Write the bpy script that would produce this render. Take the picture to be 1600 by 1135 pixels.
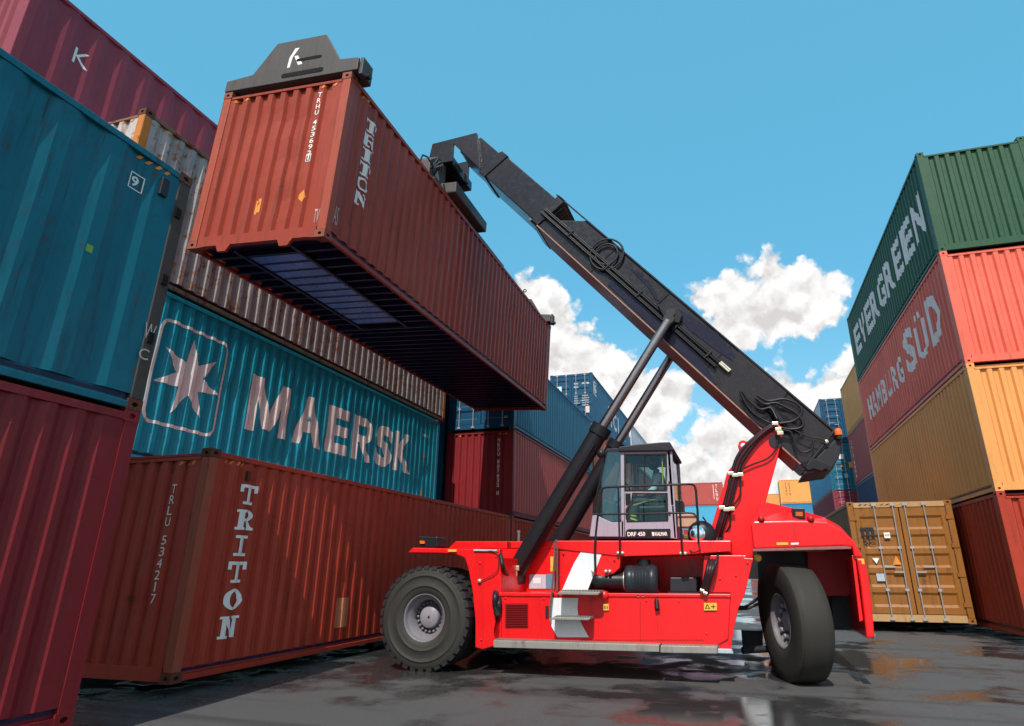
import bpy, bmesh, math, random
from mathutils import Vector, Matrix
R = math.radians
random.seed(7)
sc = bpy.context.scene
for o in list(bpy.data.objects): bpy.data.objects.remove(o)
COL = sc.collection
CAMZ = 1.5

# ------------------------------------------------------------------ camera
FPX, CX, CY, PITCH, YAW = 976.9, 853.3, 538.8, .342, -.289
fwd = Vector((math.sin(YAW)*math.cos(PITCH), math.cos(YAW)*math.cos(PITCH), math.sin(PITCH)))
rgt = Vector((math.cos(YAW), -math.sin(YAW), 0)); upv = rgt.cross(fwd)
cam = bpy.data.cameras.new('camera'); camo = bpy.data.objects.new('camera', cam); COL.objects.link(camo)
M = Matrix((rgt, upv, -fwd)).transposed().to_4x4(); M.translation = (0, 0, CAMZ)
camo.matrix_world = M
cam.sensor_width = 36; cam.lens = FPX/1600*36
cam.shift_x = -(CX-800)/1600; cam.shift_y = (CY-567.5)/1600
cam.clip_start = .05; cam.clip_end = 3000
sc.camera = camo

def ray(u, v): return rgt*((u-CX)/FPX) - upv*((v-CY)/FPX) + fwd
def P(u, v, y):
    d = ray(u, v); p = d*(y/d.y); return Vector((p.x, p.y, p.z+CAMZ))

# ------------------------------------------------------------------ light and sky
SUN = Vector((.045, -.66, .74)).normalized()
sun_el = math.asin(SUN.z); sun_rot = math.atan2(SUN.x, SUN.y)
sl = bpy.data.lights.new('sun', 'SUN'); sl.energy = 4.8; sl.angle = R(.5); sl.color = (1, .95, .88)
so = bpy.data.objects.new('sun', sl); COL.objects.link(so); so.rotation_euler = SUN.to_track_quat('Z', 'Y').to_euler()
so.location = (0, -5, 30)
sc.view_settings.view_transform = 'Standard'; sc.view_settings.look = 'None'
sc.view_settings.exposure = 0; sc.view_settings.gamma = 1; sc.view_settings.use_curve_mapping = False
sc.render.engine = 'CYCLES'
sc.cycles.use_denoising = True; sc.cycles.use_adaptive_sampling = True; sc.cycles.adaptive_threshold = .015; sc.cycles.adaptive_min_samples = 12
sc.cycles.max_bounces = 6; sc.cycles.transparent_max_bounces = 12

world = bpy.data.worlds.new('World'); sc.world = world; world.use_nodes = True

class NT:
    def __init__(s, nt): s.nt = nt; nt.nodes.clear()
    def n(s, t, **k):
        x = s.nt.nodes.new(t)
        for a, b in k.items(): setattr(x, a, b)
        return x
    def set(s, inp, v):
        if isinstance(v, bpy.types.NodeSocket): s.nt.links.new(v, inp)
        elif v is not None: inp.default_value = v
    def m(s, op, a, b=None, c=None, clamp=False):
        x = s.n('ShaderNodeMath', operation=op); x.use_clamp = clamp
        for i, v in enumerate((a, b, c)): s.set(x.inputs[i], v)
        return x.outputs[0]
    def v(s, op, a, b=None, out=0):
        x = s.n('ShaderNodeVectorMath', operation=op)
        s.set(x.inputs[0], a); s.set(x.inputs[1], b)
        return x.outputs[out]
    def mix(s, f, a, b, t='MIX'):
        x = s.n('ShaderNodeMix', data_type='RGBA', blend_type=t)
        s.set(x.inputs[0], f); s.set(x.inputs[6], a if isinstance(a, bpy.types.NodeSocket) else (*a, 1)[:4])
        s.set(x.inputs[7], b if isinstance(b, bpy.types.NodeSocket) else (*b, 1)[:4])
        return x.outputs[2]
    def noise(s, vec, scale, detail=4, rough=.5, dist=0):
        x = s.n('ShaderNodeTexNoise'); s.set(x.inputs['Vector'], vec)
        x.inputs['Scale'].default_value = scale; x.inputs['Detail'].default_value = detail
        x.inputs['Roughness'].default_value = rough; x.inputs['Distortion'].default_value = dist
        return x.outputs[0]
    def ramp(s, f, a, b):
        x = s.n('ShaderNodeMapRange', interpolation_type='SMOOTHSTEP'); s.set(x.inputs[0], f)
        x.inputs[1].default_value = a; x.inputs[2].default_value = b
        return x.outputs[0]

def build_world():
    t = NT(world.node_tree)
    sky = t.n('ShaderNodeTexSky', sky_type='NISHITA'); sky.sun_disc = False
    sky.sun_elevation = sun_el; sky.sun_rotation = sun_rot
    sky.air_density = 1.0; sky.dust_density = .3; sky.ozone_density = 3.0
    skyc = t.mix(1.0, sky.outputs[0], (.80, 1.42, 1.50), 'MULTIPLY')
    skyc = t.mix(.62, skyc, (1.5, 5.5, 8.0))
    d = t.v('NORMALIZE', t.n('ShaderNodeTexCoord').outputs['Generated'])
    # slow and fast warps make the puffs irregular
    wn = t.n('ShaderNodeTexNoise'); t.set(wn.inputs['Vector'], d); wn.inputs['Scale'].default_value = 16; wn.inputs['Detail'].default_value = 5; wn.inputs['Roughness'].default_value = .62
    w = t.v('SUBTRACT', wn.outputs[1], (.5, .5, .5))
    sc_ = t.n('ShaderNodeVectorMath', operation='SCALE'); t.set(sc_.inputs[0], w); sc_.inputs['Scale'].default_value = .055
    p = t.v('ADD', d, sc_.outputs[0])
    sc2 = t.n('ShaderNodeVectorMath', operation='SCALE'); t.set(sc2.inputs[0], w); sc2.inputs['Scale'].default_value = .05
    pl = t.v('ADD', d, sc2.outputs[0])
    def vor(vec):
        x = t.n('ShaderNodeTexVoronoi', feature='F1'); t.set(x.inputs['Vector'], vec)
        x.inputs['Scale'].default_value = 20
        x.inputs['Detail'].default_value = 2; x.inputs['Roughness'].default_value = .42; x.inputs['Lacunarity'].default_value = 2.3
        return x.outputs[0]
    v0 = vor(p); v1 = vor(t.v('ADD', p, (-.006, -.004, .016)))
    lobes = [(838, 455, 36), (812, 480, 46), (855, 505, 58), (880, 545, 62), (920, 560, 52), (870, 590, 70), (955, 590, 52), (930, 640, 70), (985, 615, 46),
             (1015, 622, 42), (1050, 618, 44), (1078, 625, 26), (1010, 665, 52), (1045, 715, 46), (1085, 722, 44), (1115, 748, 40), (1060, 765, 60),
             (1118, 470, 40), (1160, 462, 50), (1205, 440, 44), (1250, 455, 50), (1290, 452, 36), (1295, 480, 34), (1250, 490, 46),
             (1195, 490, 58), (1140, 500, 46), (1160, 525, 34), (1210, 412, 24), (1165, 404, 14), (1105, 492, 26),
             (1224, 541, 15), (1240, 543, 12),
             (1140, 660, 42), (1122, 690, 44), (1160, 700, 50), (1110, 642, 22),
             (1245, 612, 44), (1215, 618, 30), (1275, 640, 56), (1310, 600, 32), (1330, 578, 34), (1235, 670, 60), (1215, 730, 60), (1170, 760, 60), (1320, 650, 50)]
    field = None
    for (u, v, r) in lobes:
        c = ray(u, v).normalized(); rad = r*1.12/FPX*.92
        f = t.m('MULTIPLY_ADD', t.v('DISTANCE', pl, tuple(c), out=1), -26, 26*rad)
        field = f if field is None else t.m('MAXIMUM', field, f)
    greys = [(900, 560, 34, .35), (1215, 512, 60, .55), (1150, 535, 46, .6), (1065, 640, 36, .45), (950, 650, 50, .4), (1150, 700, 40, .6), (1070, 735, 34, .45), (1110, 760, 30, .4), (1245, 690, 60, .55), (1230, 610, 20, .3), (870, 470, 16, .25)]
    grey = None
    for (u, v, r, k) in greys:
        f = t.m('MULTIPLY_ADD', t.v('DISTANCE', pl, tuple(ray(u, v).normalized()), out=1), -k*1.7/(r*1.3/FPX), k*1.7, clamp=True)
        f = t.m('MINIMUM', f, k)
        grey = f if grey is None else t.m('MAXIMUM', grey, f)
    sepz = t.n('ShaderNodeSeparateXYZ'); t.set(sepz.inputs[0], d)
    skyc = t.mix(t.m('MULTIPLY', t.ramp(sepz.outputs[2], .42, .02), .55), skyc, (5.2, 7.6, 8.6))
    # unseen broken cloud round the sides and behind the camera, widened for fill light
    sep = t.n('ShaderNodeSeparateXYZ'); t.set(sep.inputs[0], d); z = sep.outputs[2]; yy = sep.outputs[1]
    nb = t.noise(d, 2.6, 5, .5)
    gen = t.m('SUBTRACT', t.m('MULTIPLY', t.m('SUBTRACT', nb, .43), 7.0), t.m('MULTIPLY', t.m('ABSOLUTE', t.m('SUBTRACT', z, .35)), 1.5))
    gen = t.m('ADD', gen, t.m('MULTIPLY', t.m('SUBTRACT', t.ramp(yy, .35, -.1), 1), 6.0))
    field = t.m('MAXIMUM', field, gen)
    dens = t.m('ADD', field, t.m('MULTIPLY', t.m('SUBTRACT', .62, v0), 1.0))
    n2 = t.noise(d, 60, 5, .62)
    dens = t.m('ADD', dens, t.m('MULTIPLY', t.m('SUBTRACT', n2, .5), .36))
    mask = t.ramp(dens, -.08, .30)
    rel = t.m('MULTIPLY', t.m('SUBTRACT', v1, v0), 1.0)
    soft = t.noise(d, 11, 4, .55)
    g = t.m('ADD', t.m('ADD', .93, rel), t.m('MULTIPLY', t.m('SUBTRACT', n2, .5), .12))
    g = t.m('SUBTRACT', g, t.m('MULTIPLY', t.m('MULTIPLY', grey, t.ramp(dens, .1, .9)), t.ramp(soft, .30, .6)))
    g = t.m('SUBTRACT', g, t.m('MULTIPLY', t.m('SUBTRACT', 1, t.ramp(dens, .0, .5)), .10))
    g = t.m('MINIMUM', t.m('MAXIMUM', g, .42), 1.0)
    ccol = t.mix(g, (4.4, 4.0, 4.05), (9.2, 9.1, 9.0))
    out = t.mix(mask, skyc, ccol)
    bg = t.n('ShaderNodeBackground'); bg.inputs[1].default_value = .112
    t.set(bg.inputs[0], out)
    o = t.n('ShaderNodeOutputWorld'); t.nt.links.new(bg.outputs[0], o.inputs[0])
build_world()

# ------------------------------------------------------------------ materials
MATS = {}
def paint(name, col, rough=.5, rust=.35, grime=.35, streak=1.0, metal=0, bump=.25, fade=.25, rustcol=(.13, .035, .012), spec=.28, scale=1.0):
    if name in MATS: return MATS[name]
    m = bpy.data.materials.new(name); m.use_nodes = True; MATS[name] = m
    t = NT(m.node_tree)
    tc = t.n('ShaderNodeTexCoord').outputs['Object']
    oi = t.n('ShaderNodeObjectInfo')
    mp = t.n('ShaderNodeMapping'); t.set(mp.inputs[0], tc); mp.inputs[3].default_value = (5*scale, 5*scale, .55*scale)
    st = t.noise(mp.outputs[0], 1.6, 6, .65)
    big = t.noise(tc, .55*scale, 4, .55)
    fine = t.noise(tc, 9*scale, 6, .65)
    mic = t.noise(tc, 60*scale, 3, .6)
    c = t.mix(t.m('MULTIPLY', t.ramp(big, .35, .7), fade), col, tuple(min(1, x*1.28+.012) for x in col))
    c = t.mix(t.m('MULTIPLY', t.ramp(st, .48, .78), grime*streak), c, tuple(x*.40+.005 for x in col))
    c = t.mix(t.m('MULTIPLY', t.ramp(fine, .5, .8), grime*.6), c, tuple(x*.55+.008 for x in col))
    mp2 = t.n('ShaderNodeMapping'); t.set(mp2.inputs[0], tc); mp2.inputs[3].default_value = (26*scale, 26*scale, 1.1*scale); mp2.inputs[1].default_value = (3, 7, 1)
    run = t.noise(mp2.outputs[0], 1.0, 3, .55)
    c = t.mix(t.m('MULTIPLY', t.m('MULTIPLY', t.ramp(run, .60, .74), t.ramp(big, .38, .6)), min(1, grime*1.3*streak)), c, tuple(x*.30+.004 for x in col))
    mp3 = t.n('ShaderNodeMapping'); t.set(mp3.inputs[0], tc); mp3.inputs[3].default_value = (3*scale, 5*scale, 55*scale); mp3.inputs[2].default_value = (.1, .2, .1)
    scr = t.noise(mp3.outputs[0], 1.0, 3, .6)
    c = t.mix(t.m('MULTIPLY', t.m('MULTIPLY', t.ramp(scr, .70, .76), t.ramp(fine, .5, .62)), min(1, grime*1.1)), c, tuple(min(1, x*.6+.16) for x in col))
    rm = t.m('MULTIPLY', t.ramp(t.m('ADD', t.m('MULTIPLY', fine, .6), t.m('MULTIPLY', st, .5)), .67-.16*rust, .76-.12*rust), min(1, rust*1.6))
    c = t.mix(rm, c, rustcol)
    c = t.mix(t.m('MULTIPLY', t.m('SUBTRACT', mic, .5), .25), c, (.5, .5, .5)) if False else c
    b = t.n('ShaderNodeBsdfPrincipled')
    t.set(b.inputs['Base Color'], c)
    t.set(b.inputs['Roughness'], t.m('ADD', t.m('MULTIPLY_ADD', fine, .3, rough-.15), t.m('MULTIPLY', rm, .3), clamp=True))
    b.inputs['Metallic'].default_value = metal
    b.inputs['Specular IOR Level'].default_value = spec
    bp = t.n('ShaderNodeBump'); bp.inputs['Strength'].default_value = bump; bp.inputs['Distance'].default_value = .012
    t.set(bp.inputs['Height'], t.m('ADD', t.m('MULTIPLY', fine, .5), t.m('MULTIPLY', t.noise(tc, 2.3*scale, 2), 1.4)))
    t.nt.links.new(bp.outputs[0], b.inputs['Normal'])
    o = t.n('ShaderNodeOutputMaterial'); t.nt.links.new(b.outputs[0], o.inputs[0])
    return m

def worn_letter(name, col, wear=.5):
    if name in MATS: return MATS[name]
    m = bpy.data.materials.new(name); m.use_nodes = True; MATS[name] = m
    t = NT(m.node_tree); tc = t.n('ShaderNodeTexCoord').outputs['Object']
    mp = t.n('ShaderNodeMapping'); t.set(mp.inputs[0], tc); mp.inputs[3].default_value = (9, 9, .8)
    st = t.noise(mp.outputs[0], 2, 6, .7); fi = t.noise(tc, 14, 5, .7)
    c = t.mix(t.m('MULTIPLY', t.ramp(st, .45, .72), wear), col, tuple(x*.35 for x in col))
    c = t.mix(t.m('MULTIPLY', t.ramp(fi, .58, .7), wear), c, (.16, .10, .08))
    b = t.n('ShaderNodeBsdfPrincipled'); t.set(b.inputs['Base Color'], c); b.inputs['Roughness'].default_value = .6
    o = t.n('ShaderNodeOutputMaterial'); t.nt.links.new(b.outputs[0], o.inputs[0])
    return m

def glass(name, tint, alpha=.3, rough=.02):
    if name in MATS: return MATS[name]
    m = bpy.data.materials.new(name); m.use_nodes = True; MATS[name] = m
    t = NT(m.node_tree)
    tr = t.n('ShaderNodeBsdfTransparent'); tr.inputs[0].default_value = (*tint, 1)
    gl = t.n('ShaderNodeBsdfGlossy'); gl.inputs[0].default_value = (.9, .95, 1, 1); gl.inputs[1].default_value = rough
    fr = t.n('ShaderNodeLayerWeight'); fr.inputs[0].default_value = .5; frv = t.m('MULTIPLY', t.m('POWER', fr.outputs[1], 4), .6)
    mx = t.n('ShaderNodeMixShader'); t.set(mx.inputs[0], t.m('ADD', frv, alpha, clamp=True))
    t.nt.links.new(tr.outputs[0], mx.inputs[1]); t.nt.links.new(gl.outputs[0], mx.inputs[2])
    o = t.n('ShaderNodeOutputMaterial'); t.nt.links.new(mx.outputs[0], o.inputs[0])
    return m

C_RED = paint('kiln_red_paint', (.37, .036, .016), .5, .35, .55, fade=.35)
C_SUSP = paint('brick_red_paint', (.30, .040, .019), .45, .22, .6, fade=.5)
C_MAR = paint('maroon_paint', (.20, .012, .016), .5, .3, .55)
C_PURP = paint('plum_paint', (.24, .035, .055), .5, .1, .3)
C_TEAL = paint('sea_blue_paint', (.010, .29, .40), .42, .18, .5, fade=.3)
C_DTEAL = paint('deep_teal_paint', (.003, .115, .165), .4, .3, .85, fade=.4)
C_BEIGE = paint('weathered_grey_paint', (.47, .42, .40), .6, .75, .75, rustcol=(.40, .13, .025))
C_NAVY = paint('navy_paint', (.006, .062, .13), .42, .15, .35)
C_GBLUE = paint('grey_blue_paint', (.045, .17, .26), .5, .2, .45)
C_BLUE = paint('mid_blue_paint', (.03, .2, .36), .5, .1, .3)
C_LBLUE = paint('light_blue_paint', (.08, .36, .55), .5, .05, .2)
C_ORED = paint('orange_red_paint', (.52, .13, .07), .5, .1, .3)
C_GREEN = paint('dark_green_paint', (.02, .075, .035), .5, .12, .4)
C_HRED = paint('coral_red_paint', (.74, .13, .08), .5, .12, .5, fade=.6)
C_TAN = paint('tan_paint', (.74, .31, .09), .5, .15, .3)
C_ORANGE = paint('orange_paint', (.78, .33, .09), .5, .08, .25)
C_MSC = paint('mustard_brown_paint', (.27, .105, .020), .45, .35, .6)
C_ROSE = paint('dusty_rose_paint', (.42, .09, .075), .5, .08, .3)
C_PALE = paint('pale_grey_paint', (.55, .55, .60), .55, .1, .3)
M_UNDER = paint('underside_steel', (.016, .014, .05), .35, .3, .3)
M_TUNNEL = paint('tunnel_plate', (.16, .32, .78), .3, .1, .2, metal=.6)  # blue imitates the sky's reflection in the plates
M_RUSTY = paint('rusty_steel', (.50, .17, .03), .7, .6, .6, rustcol=(.10, .03, .012))
M_CAST = paint('casting_steel', (.11, .035, .018), .65, .5, .5)
M_HOLE = paint('dark_hollow', (.006, .005, .005), .9, 0, 0)
M_ROD = paint('galvanised_bar', (.42, .40, .39), .4, .25, .35, metal=.4)
M_GASKET = paint('rubber_gasket', (.012, .012, .014), .7, 0, .1)
L_WHITE = worn_letter('white_lettering', (.82, .78, .72), .12)
L_WORN = worn_letter('worn_white_lettering', (.88, .77, .73), .42)
L_ORNG = worn_letter('orange_marking', (.75, .25, .02), .35)
L_BLACK = worn_letter('black_lettering', (.01, .01, .01), .1)
L_CHALK = worn_letter('chalk_writing', (.5, .42, .38), .3)
L_YEL = worn_letter('yellow_sticker', (.75, .42, .04), .1)
L_GREY = worn_letter('grey_plate', (.42, .47, .52), .3)
L_MARKB = worn_letter('pale_stripe', (.72, .72, .74), .12)
L_GRN = worn_letter('green_sticker', (.15, .35, .05), .1)

M_MRED = paint('machine_red', (.74, .006, .008), .32, .08, .60, bump=.10, fade=.4, spec=.45, streak=.6)
M_BOOM = paint('boom_charcoal', (.012, .009, .013), .25, .0, .5, bump=.12, fade=.8, spec=.38)
M_DARK = paint('dark_steel', (.02, .018, .022), .45, .05, .3, bump=.15)
M_SPREAD = paint('spreader_grey', (.085, .072, .066), .5, .3, .8)
M_CAB = paint('cab_lavender_grey', (.33, .31, .37), .42, .03, .3, bump=.08)
M_BLACK = paint('black_plastic', (.012, .012, .015), .38, 0, .2, bump=.1)
M_HOSE = paint('hose_rubber', (.015, .013, .015), .42, 0, .2, bump=.05)
M_CHROME = paint('chromed_rod', (.34, .29, .29), .26, 0, .1, metal=1, bump=.02)
M_TYRE = paint('tyre_rubber', (.032, .029, .025), .72, 0, .5, bump=.3, streak=.2)
M_LUG = paint('tread_rubber', (.02, .02, .022), .6, 0, .4)
M_RIM = paint('rim_grey', (.16, .145, .16), .42, .12, .5, bump=.1)
M_HUB = paint('hub_grey', (.24, .22, .25), .4, .06, .35, bump=.1)
M_STEP = paint('step_aluminium', (.30, .28, .25), .5, .25, .6, metal=.3)
M_BRASS = paint('plated_clamp', (.62, .58, .45), .35, .05, .3, metal=.6)
M_LAMP = paint('amber_lens', (.85, .13, .01), .2, 0, 0, bump=0)
M_BOXT = paint('beige_box', (.42, .29, .19), .5, .1, .3)
M_FILT = paint('filter_canister', (.022, .025, .03), .35, 0, .4)
M_GLASS = glass('tinted_glass', (.80, .88, .85), .03)
M_GLASSW = glass('windscreen_glass', (.74, .82, .78), .09)
M_MIRROR = paint('mirror_glass', (.8, .9, .95), .03, 0, 0, metal=1, bump=0)

# ------------------------------------------------------------------ object helpers
def link(o): COL.objects.link(o); return o
def thing(name, label, cat, loc=(0, 0, 0), rot=(0, 0, 0), group=None):
    o = link(bpy.data.objects.new(name, None)); o.location = loc; o.rotation_euler = rot; o.empty_display_size = .3
    o['label'] = label; o['category'] = cat
    if group: o['group'] = group
    return o
class MB:
    def __init__(s): s.v = []; s.f = []; s.sm = []
    def add(s, vs, fs, smooth=False):
        n = len(s.v); s.v += [tuple(x) for x in vs]; s.f += [tuple(i+n for i in f) for f in fs]; s.sm += [smooth]*len(fs); return s
    def box(s, a, b):
        (x0, y0, z0), (x1, y1, z1) = a, b
        vs = [(x0, y0, z0), (x1, y0, z0), (x1, y1, z0), (x0, y1, z0), (x0, y0, z1), (x1, y0, z1), (x1, y1, z1), (x0, y1, z1)]
        return s.add(vs, [(0, 3, 2, 1), (4, 5, 6, 7), (0, 1, 5, 4), (1, 2, 6, 5), (2, 3, 7, 6), (3, 0, 4, 7)])
    def prism(s, front, back):
        n = len(front)
        nn = Vector((0, 0, 0))
        for i in range(n): nn += Vector(front[i]).cross(Vector(front[(i+1) % n]))
        d = Vector(back[0])-Vector(front[0])
        fs = [tuple(range(n)), tuple(range(2*n-1, n-1, -1))]+[(i, n+i, n+(i+1) % n, (i+1) % n) for i in range(n)]
        if nn.dot(d) > 0: fs = [tuple(reversed(f)) for f in fs]
        return s.add(list(front)+list(back), fs)
    def tube(s, pts, r, seg=10, caps=True, r1=None):
        pts = [Vector(p) for p in pts]; n = len(pts); rings = []
        prev = None
        for i, p in enumerate(pts):
            d = (pts[min(i+1, n-1)]-pts[max(i-1, 0)]).normalized()
            if prev is None:
                a = Vector((0, 0, 1)) if abs(d.z) < .9 else Vector((0, 1, 0)); u = d.cross(a).normalized()
            else: u = (prev-d*prev.dot(d)).normalized()
            prev = u; w = d.cross(u)
            rr = r if r1 is None else r+(r1-r)*i/(n-1)
            rings.append([p+(u*math.cos(2*math.pi*k/seg)+w*math.sin(2*math.pi*k/seg))*rr for k in range(seg)])
        vs = [q for g in rings for q in g]
        fs = [(i*seg+k, i*seg+(k+1) % seg, (i+1)*seg+(k+1) % seg, (i+1)*seg+k) for i in range(n-1) for k in range(seg)]
        s.add(vs, fs, True)
        if caps: s.add(rings[0], [tuple(range(seg))[::-1]]); s.add(rings[-1], [tuple(range(seg))])
        return s
    def lathe(s, prof, seg=48, c=(0, 0, 0)):
        # prof: (radius, y) about the local Y axis
        vs = []; n = len(prof)
        for k in range(seg):
            a = 2*math.pi*k/seg
            for r, y in prof: vs.append((c[0]+r*math.cos(a), c[1]+y, c[2]+r*math.sin(a)))
        fs = []
        for k in range(seg):
            k2 = (k+1) % seg
            for i in range(n-1): fs.append((k*n+i, k*n+i+1, k2*n+i+1, k2*n+i))
        return s.add(vs, fs, True)
    def build(s, name, mat, parent=None, bevel=0, world=False, seg=2):
        vs = s.v
        if world and parent is not None:
            vs = [tuple(Vector(p)-parent.location) for p in vs] if parent.parent is None else [tuple(Vector(p)-parent.parent.location) for p in vs]
        me = bpy.data.meshes.new(name); me.from_pydata(vs, [], s.f); me.polygons.foreach_set('use_smooth', s.sm); me.update()
        if not getattr(s, 'keep', False):
            bm = bmesh.new(); bm.from_mesh(me); bmesh.ops.recalc_face_normals(bm, faces=bm.faces); bm.to_mesh(me); bm.free()
        me.materials.append(mat)
        o = link(bpy.data.objects.new(name, me)); o.parent = parent
        if bevel:
            b = o.modifiers.new('bevel', 'BEVEL'); b.width = bevel; b.segments = seg; b.limit_method = 'ANGLE'; b.angle_limit = R(35)
        return o
def share(src, parent, name=None, loc=None, scale=None, rot=None):
    o = src.copy(); o.name = name or src.name.split('.')[0]; o.parent = parent; link(o)
    if loc is not None: o.location = loc
    if scale is not None: o.scale = scale
    if rot is not None: o.rotation_euler = rot
    return o

# ------------------------------------------------------------------ text as flat print
def glyph_bm(txt, bold=0.0, aspect=True):
    cu = bpy.data.curves.new('t', 'FONT'); cu.body = txt; cu.size = 1; cu.offset = bold; cu.resolution_u = 3; cu.fill_mode = 'FRONT'
    o = bpy.data.objects.new('t', cu); link(o)
    dg = bpy.context.evaluated_depsgraph_get(); me = bpy.data.meshes.new_from_object(o.evaluated_get(dg))
    bm = bmesh.new(); bm.from_mesh(me)
    bpy.data.objects.remove(o); bpy.data.curves.remove(cu); bpy.data.meshes.remove(me)
    return bm
def poly_bm(polys):
    bm = bmesh.new()
    for k, p in enumerate(polys):
        vs = [bm.verts.new((x, y, k*.0006)) for x, y in p]
        bm.faces.new(vs)
    return bm
def fit(bm, u0, v0, w, h):
    xs = [v.co.x for v in bm.verts]; ys = [v.co.y for v in bm.verts]
    x0, x1, y0, y1 = min(xs), max(xs), min(ys), max(ys)
    for v in bm.verts:
        v.co.x = u0+(v.co.x-x0)/max(1e-6, x1-x0)*w; v.co.y = v0+(v.co.y-y0)/max(1e-6, y1-y0)*h
    return bm
def rect(a, b, c, d): return [(a, b), (c, b), (c, d), (a, d)]
def ell(cx, cy, rx, ry, a0=0, a1=360, n=20): return [(cx+rx*math.cos(R(a0+(a1-a0)*i/n)), cy+ry*math.sin(R(a0+(a1-a0)*i/n))) for i in range(n+1)]
def ring(cx, cy, rx, ry, tx, ty, n=20, a0=0, a1=360):
    o = ell(cx, cy, rx, ry, a0, a1, n); i = ell(cx, cy, rx-tx, ry-ty, a0, a1, n)
    return [[o[k], o[k+1], i[k+1], i[k]] for k in range(n)]
SLAB = {
 'T': [rect(0, .84, 1, 1), rect(.36, .1, .64, .86), rect(.18, 0, .82, .14), rect(0, .62, .15, .86), rect(.85, .62, 1, .86)],
 'R': [rect(.12, .1, .4, .9), rect(0, 0, .52, .13), rect(0, .87, .62, 1), rect(.35, .44, .66, .57)]+ring(.6, .72, .34, .28, .24, .15, 10, -90, 90)+[[(.42, .46), (.68, .46), (.96, .1), (.7, .1)], rect(.62, 0, 1, .13)],
 'I': [rect(.34, .1, .66, .9), rect(.12, 0, .88, .14), rect(.12, .86, .88, 1)],
 'O': ring(.5, .5, .5, .5, .25, .14, 24),
 'N': [rect(.12, .1, .32, .9), rect(.7, .1, .9, 1), rect(0, 0, .42, .12), rect(0, .88, .4, 1), rect(.56, .88, 1, 1), [(.1, .96), (.36, .96), (.92, .02), (.68, .02)]],
}

# ------------------------------------------------------------------ shipping container
W2 = 1.219
def corr(n_len, pitch, margin):
    n = max(1, round((n_len-2*margin)/pitch)); p = (n_len-2*margin)/n
    return margin, p, n
def corr_pts(length, pitch, depth, margin, sharp=False):
    m, p, n = corr(length, pitch, margin)
    pts = [(0.0, 0.0)]
    for i in range(n):
        s = m+i*p
        pts += [(s+.02*p, 0), (s+.16*p, depth), (s+.50*p, depth), (s+.64*p, 0)] if sharp else [(s, 0), (s+.24*p, depth), (s+.50*p, depth), (s+.74*p, 0)]
    pts.append((length, 0.0))
    return pts
def prof_depth(pts, u):
    if u <= pts[0][0]: return pts[0][1]
    for (a, da), (b, db) in zip(pts, pts[1:]):
        if a <= u <= b: return da+(db-da)*(u-a)/max(1e-9, b-a)
    return pts[-1][1]
CACHE = {}
def casting_mesh():
    if 'cast' in CACHE: return CACHE['cast']
    # outer corner at origin, body extends to -x, +y, -z ; holes on +x, -y, and +z faces
    mb = MB(); X, Yl, Z = .165, .178, .118
    def holed(c, u, v, nrm, hu, hv, ru, rv):
        c, u, v, nrm = Vector(c), Vector(u), Vector(v), Vector(nrm)
        outer = []; inner = []
        sq = [(1, 0), (1, 1), (0, 1), (-1, 1), (-1, 0), (-1, -1), (0, -1), (1, -1)]
        for k, (a, b) in enumerate(sq):
            outer.append(c+u*a*hu+v*b*hv); an = k*math.pi/4
            inner.append(c+u*math.cos(an)*ru+v*math.sin(an)*rv)
        deep = [p-nrm*.07 for p in inner]
        vs = outer+inner+deep
        fs = [(i, (i+1) % 8, 8+(i+1) % 8, 8+i) for i in range(8)]+[(8+i, 8+(i+1) % 8, 16+(i+1) % 8, 16+i) for i in range(8)]+[tuple(range(16, 24))]
        mb.add(vs, fs)
    holed((0, Yl/2, -Z/2), (0, 1, 0), (0, 0, 1), (1, 0, 0), Yl/2, Z/2, .04, .026)
    holed((-X/2, 0, -Z/2), (1, 0, 0), (0, 0, 1), (0, -1, 0), X/2, Z/2, .032, .026)
    mb.add([(-X, 0, 0), (0, 0, 0), (0, Yl, 0), (-X, Yl, 0)], [(0, 1, 2, 3)])
    mb.add([(-X, 0, -Z), (0, 0, -Z), (0, Yl, -Z), (-X, Yl, -Z)], [(0, 3, 2, 1)])
    mb.add([(-X, 0, 0), (-X, Yl, 0), (-X, Yl, -Z), (-X, 0, -Z)], [(0, 1, 2, 3)])
    mb.add([(-X, Yl, 0), (0, Yl, 0), (0, Yl, -Z), (-X, Yl, -Z)], [(0, 1, 2, 3)])
    me = bpy.data.meshes.new('corner_casting'); me.from_pydata(mb.v, [], mb.f); me.update()
    CACHE['cast'] = me; return me
class Prof(list):
    def __init__(s, pts, vs, z0, z1, nz): list.__init__(s, pts); s.vs, s.z0, s.z1, s.nz = vs, z0, z1, nz
    def at(s, u, z):
        i = max(0, min(len(s)-2, sum(1 for p in s if p[0] <= u+1e-7)-1))
        fz = max(0, min(.9999, (z-s.z0)/(s.z1-s.z0)))*s.nz; j = int(fz); fz -= j
        fu = max(0, min(1, (u-s[i][0])/(s[i+1][0]-s[i][0]))); n = s.nz+1
        g = lambda a, b: -s.vs[a*n+b][1]
        return (g(i, j)*(1-fu)+g(i+1, j)*fu)*(1-fz)+(g(i, j+1)*(1-fu)+g(i+1, j+1)*fu)*fz
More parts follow.
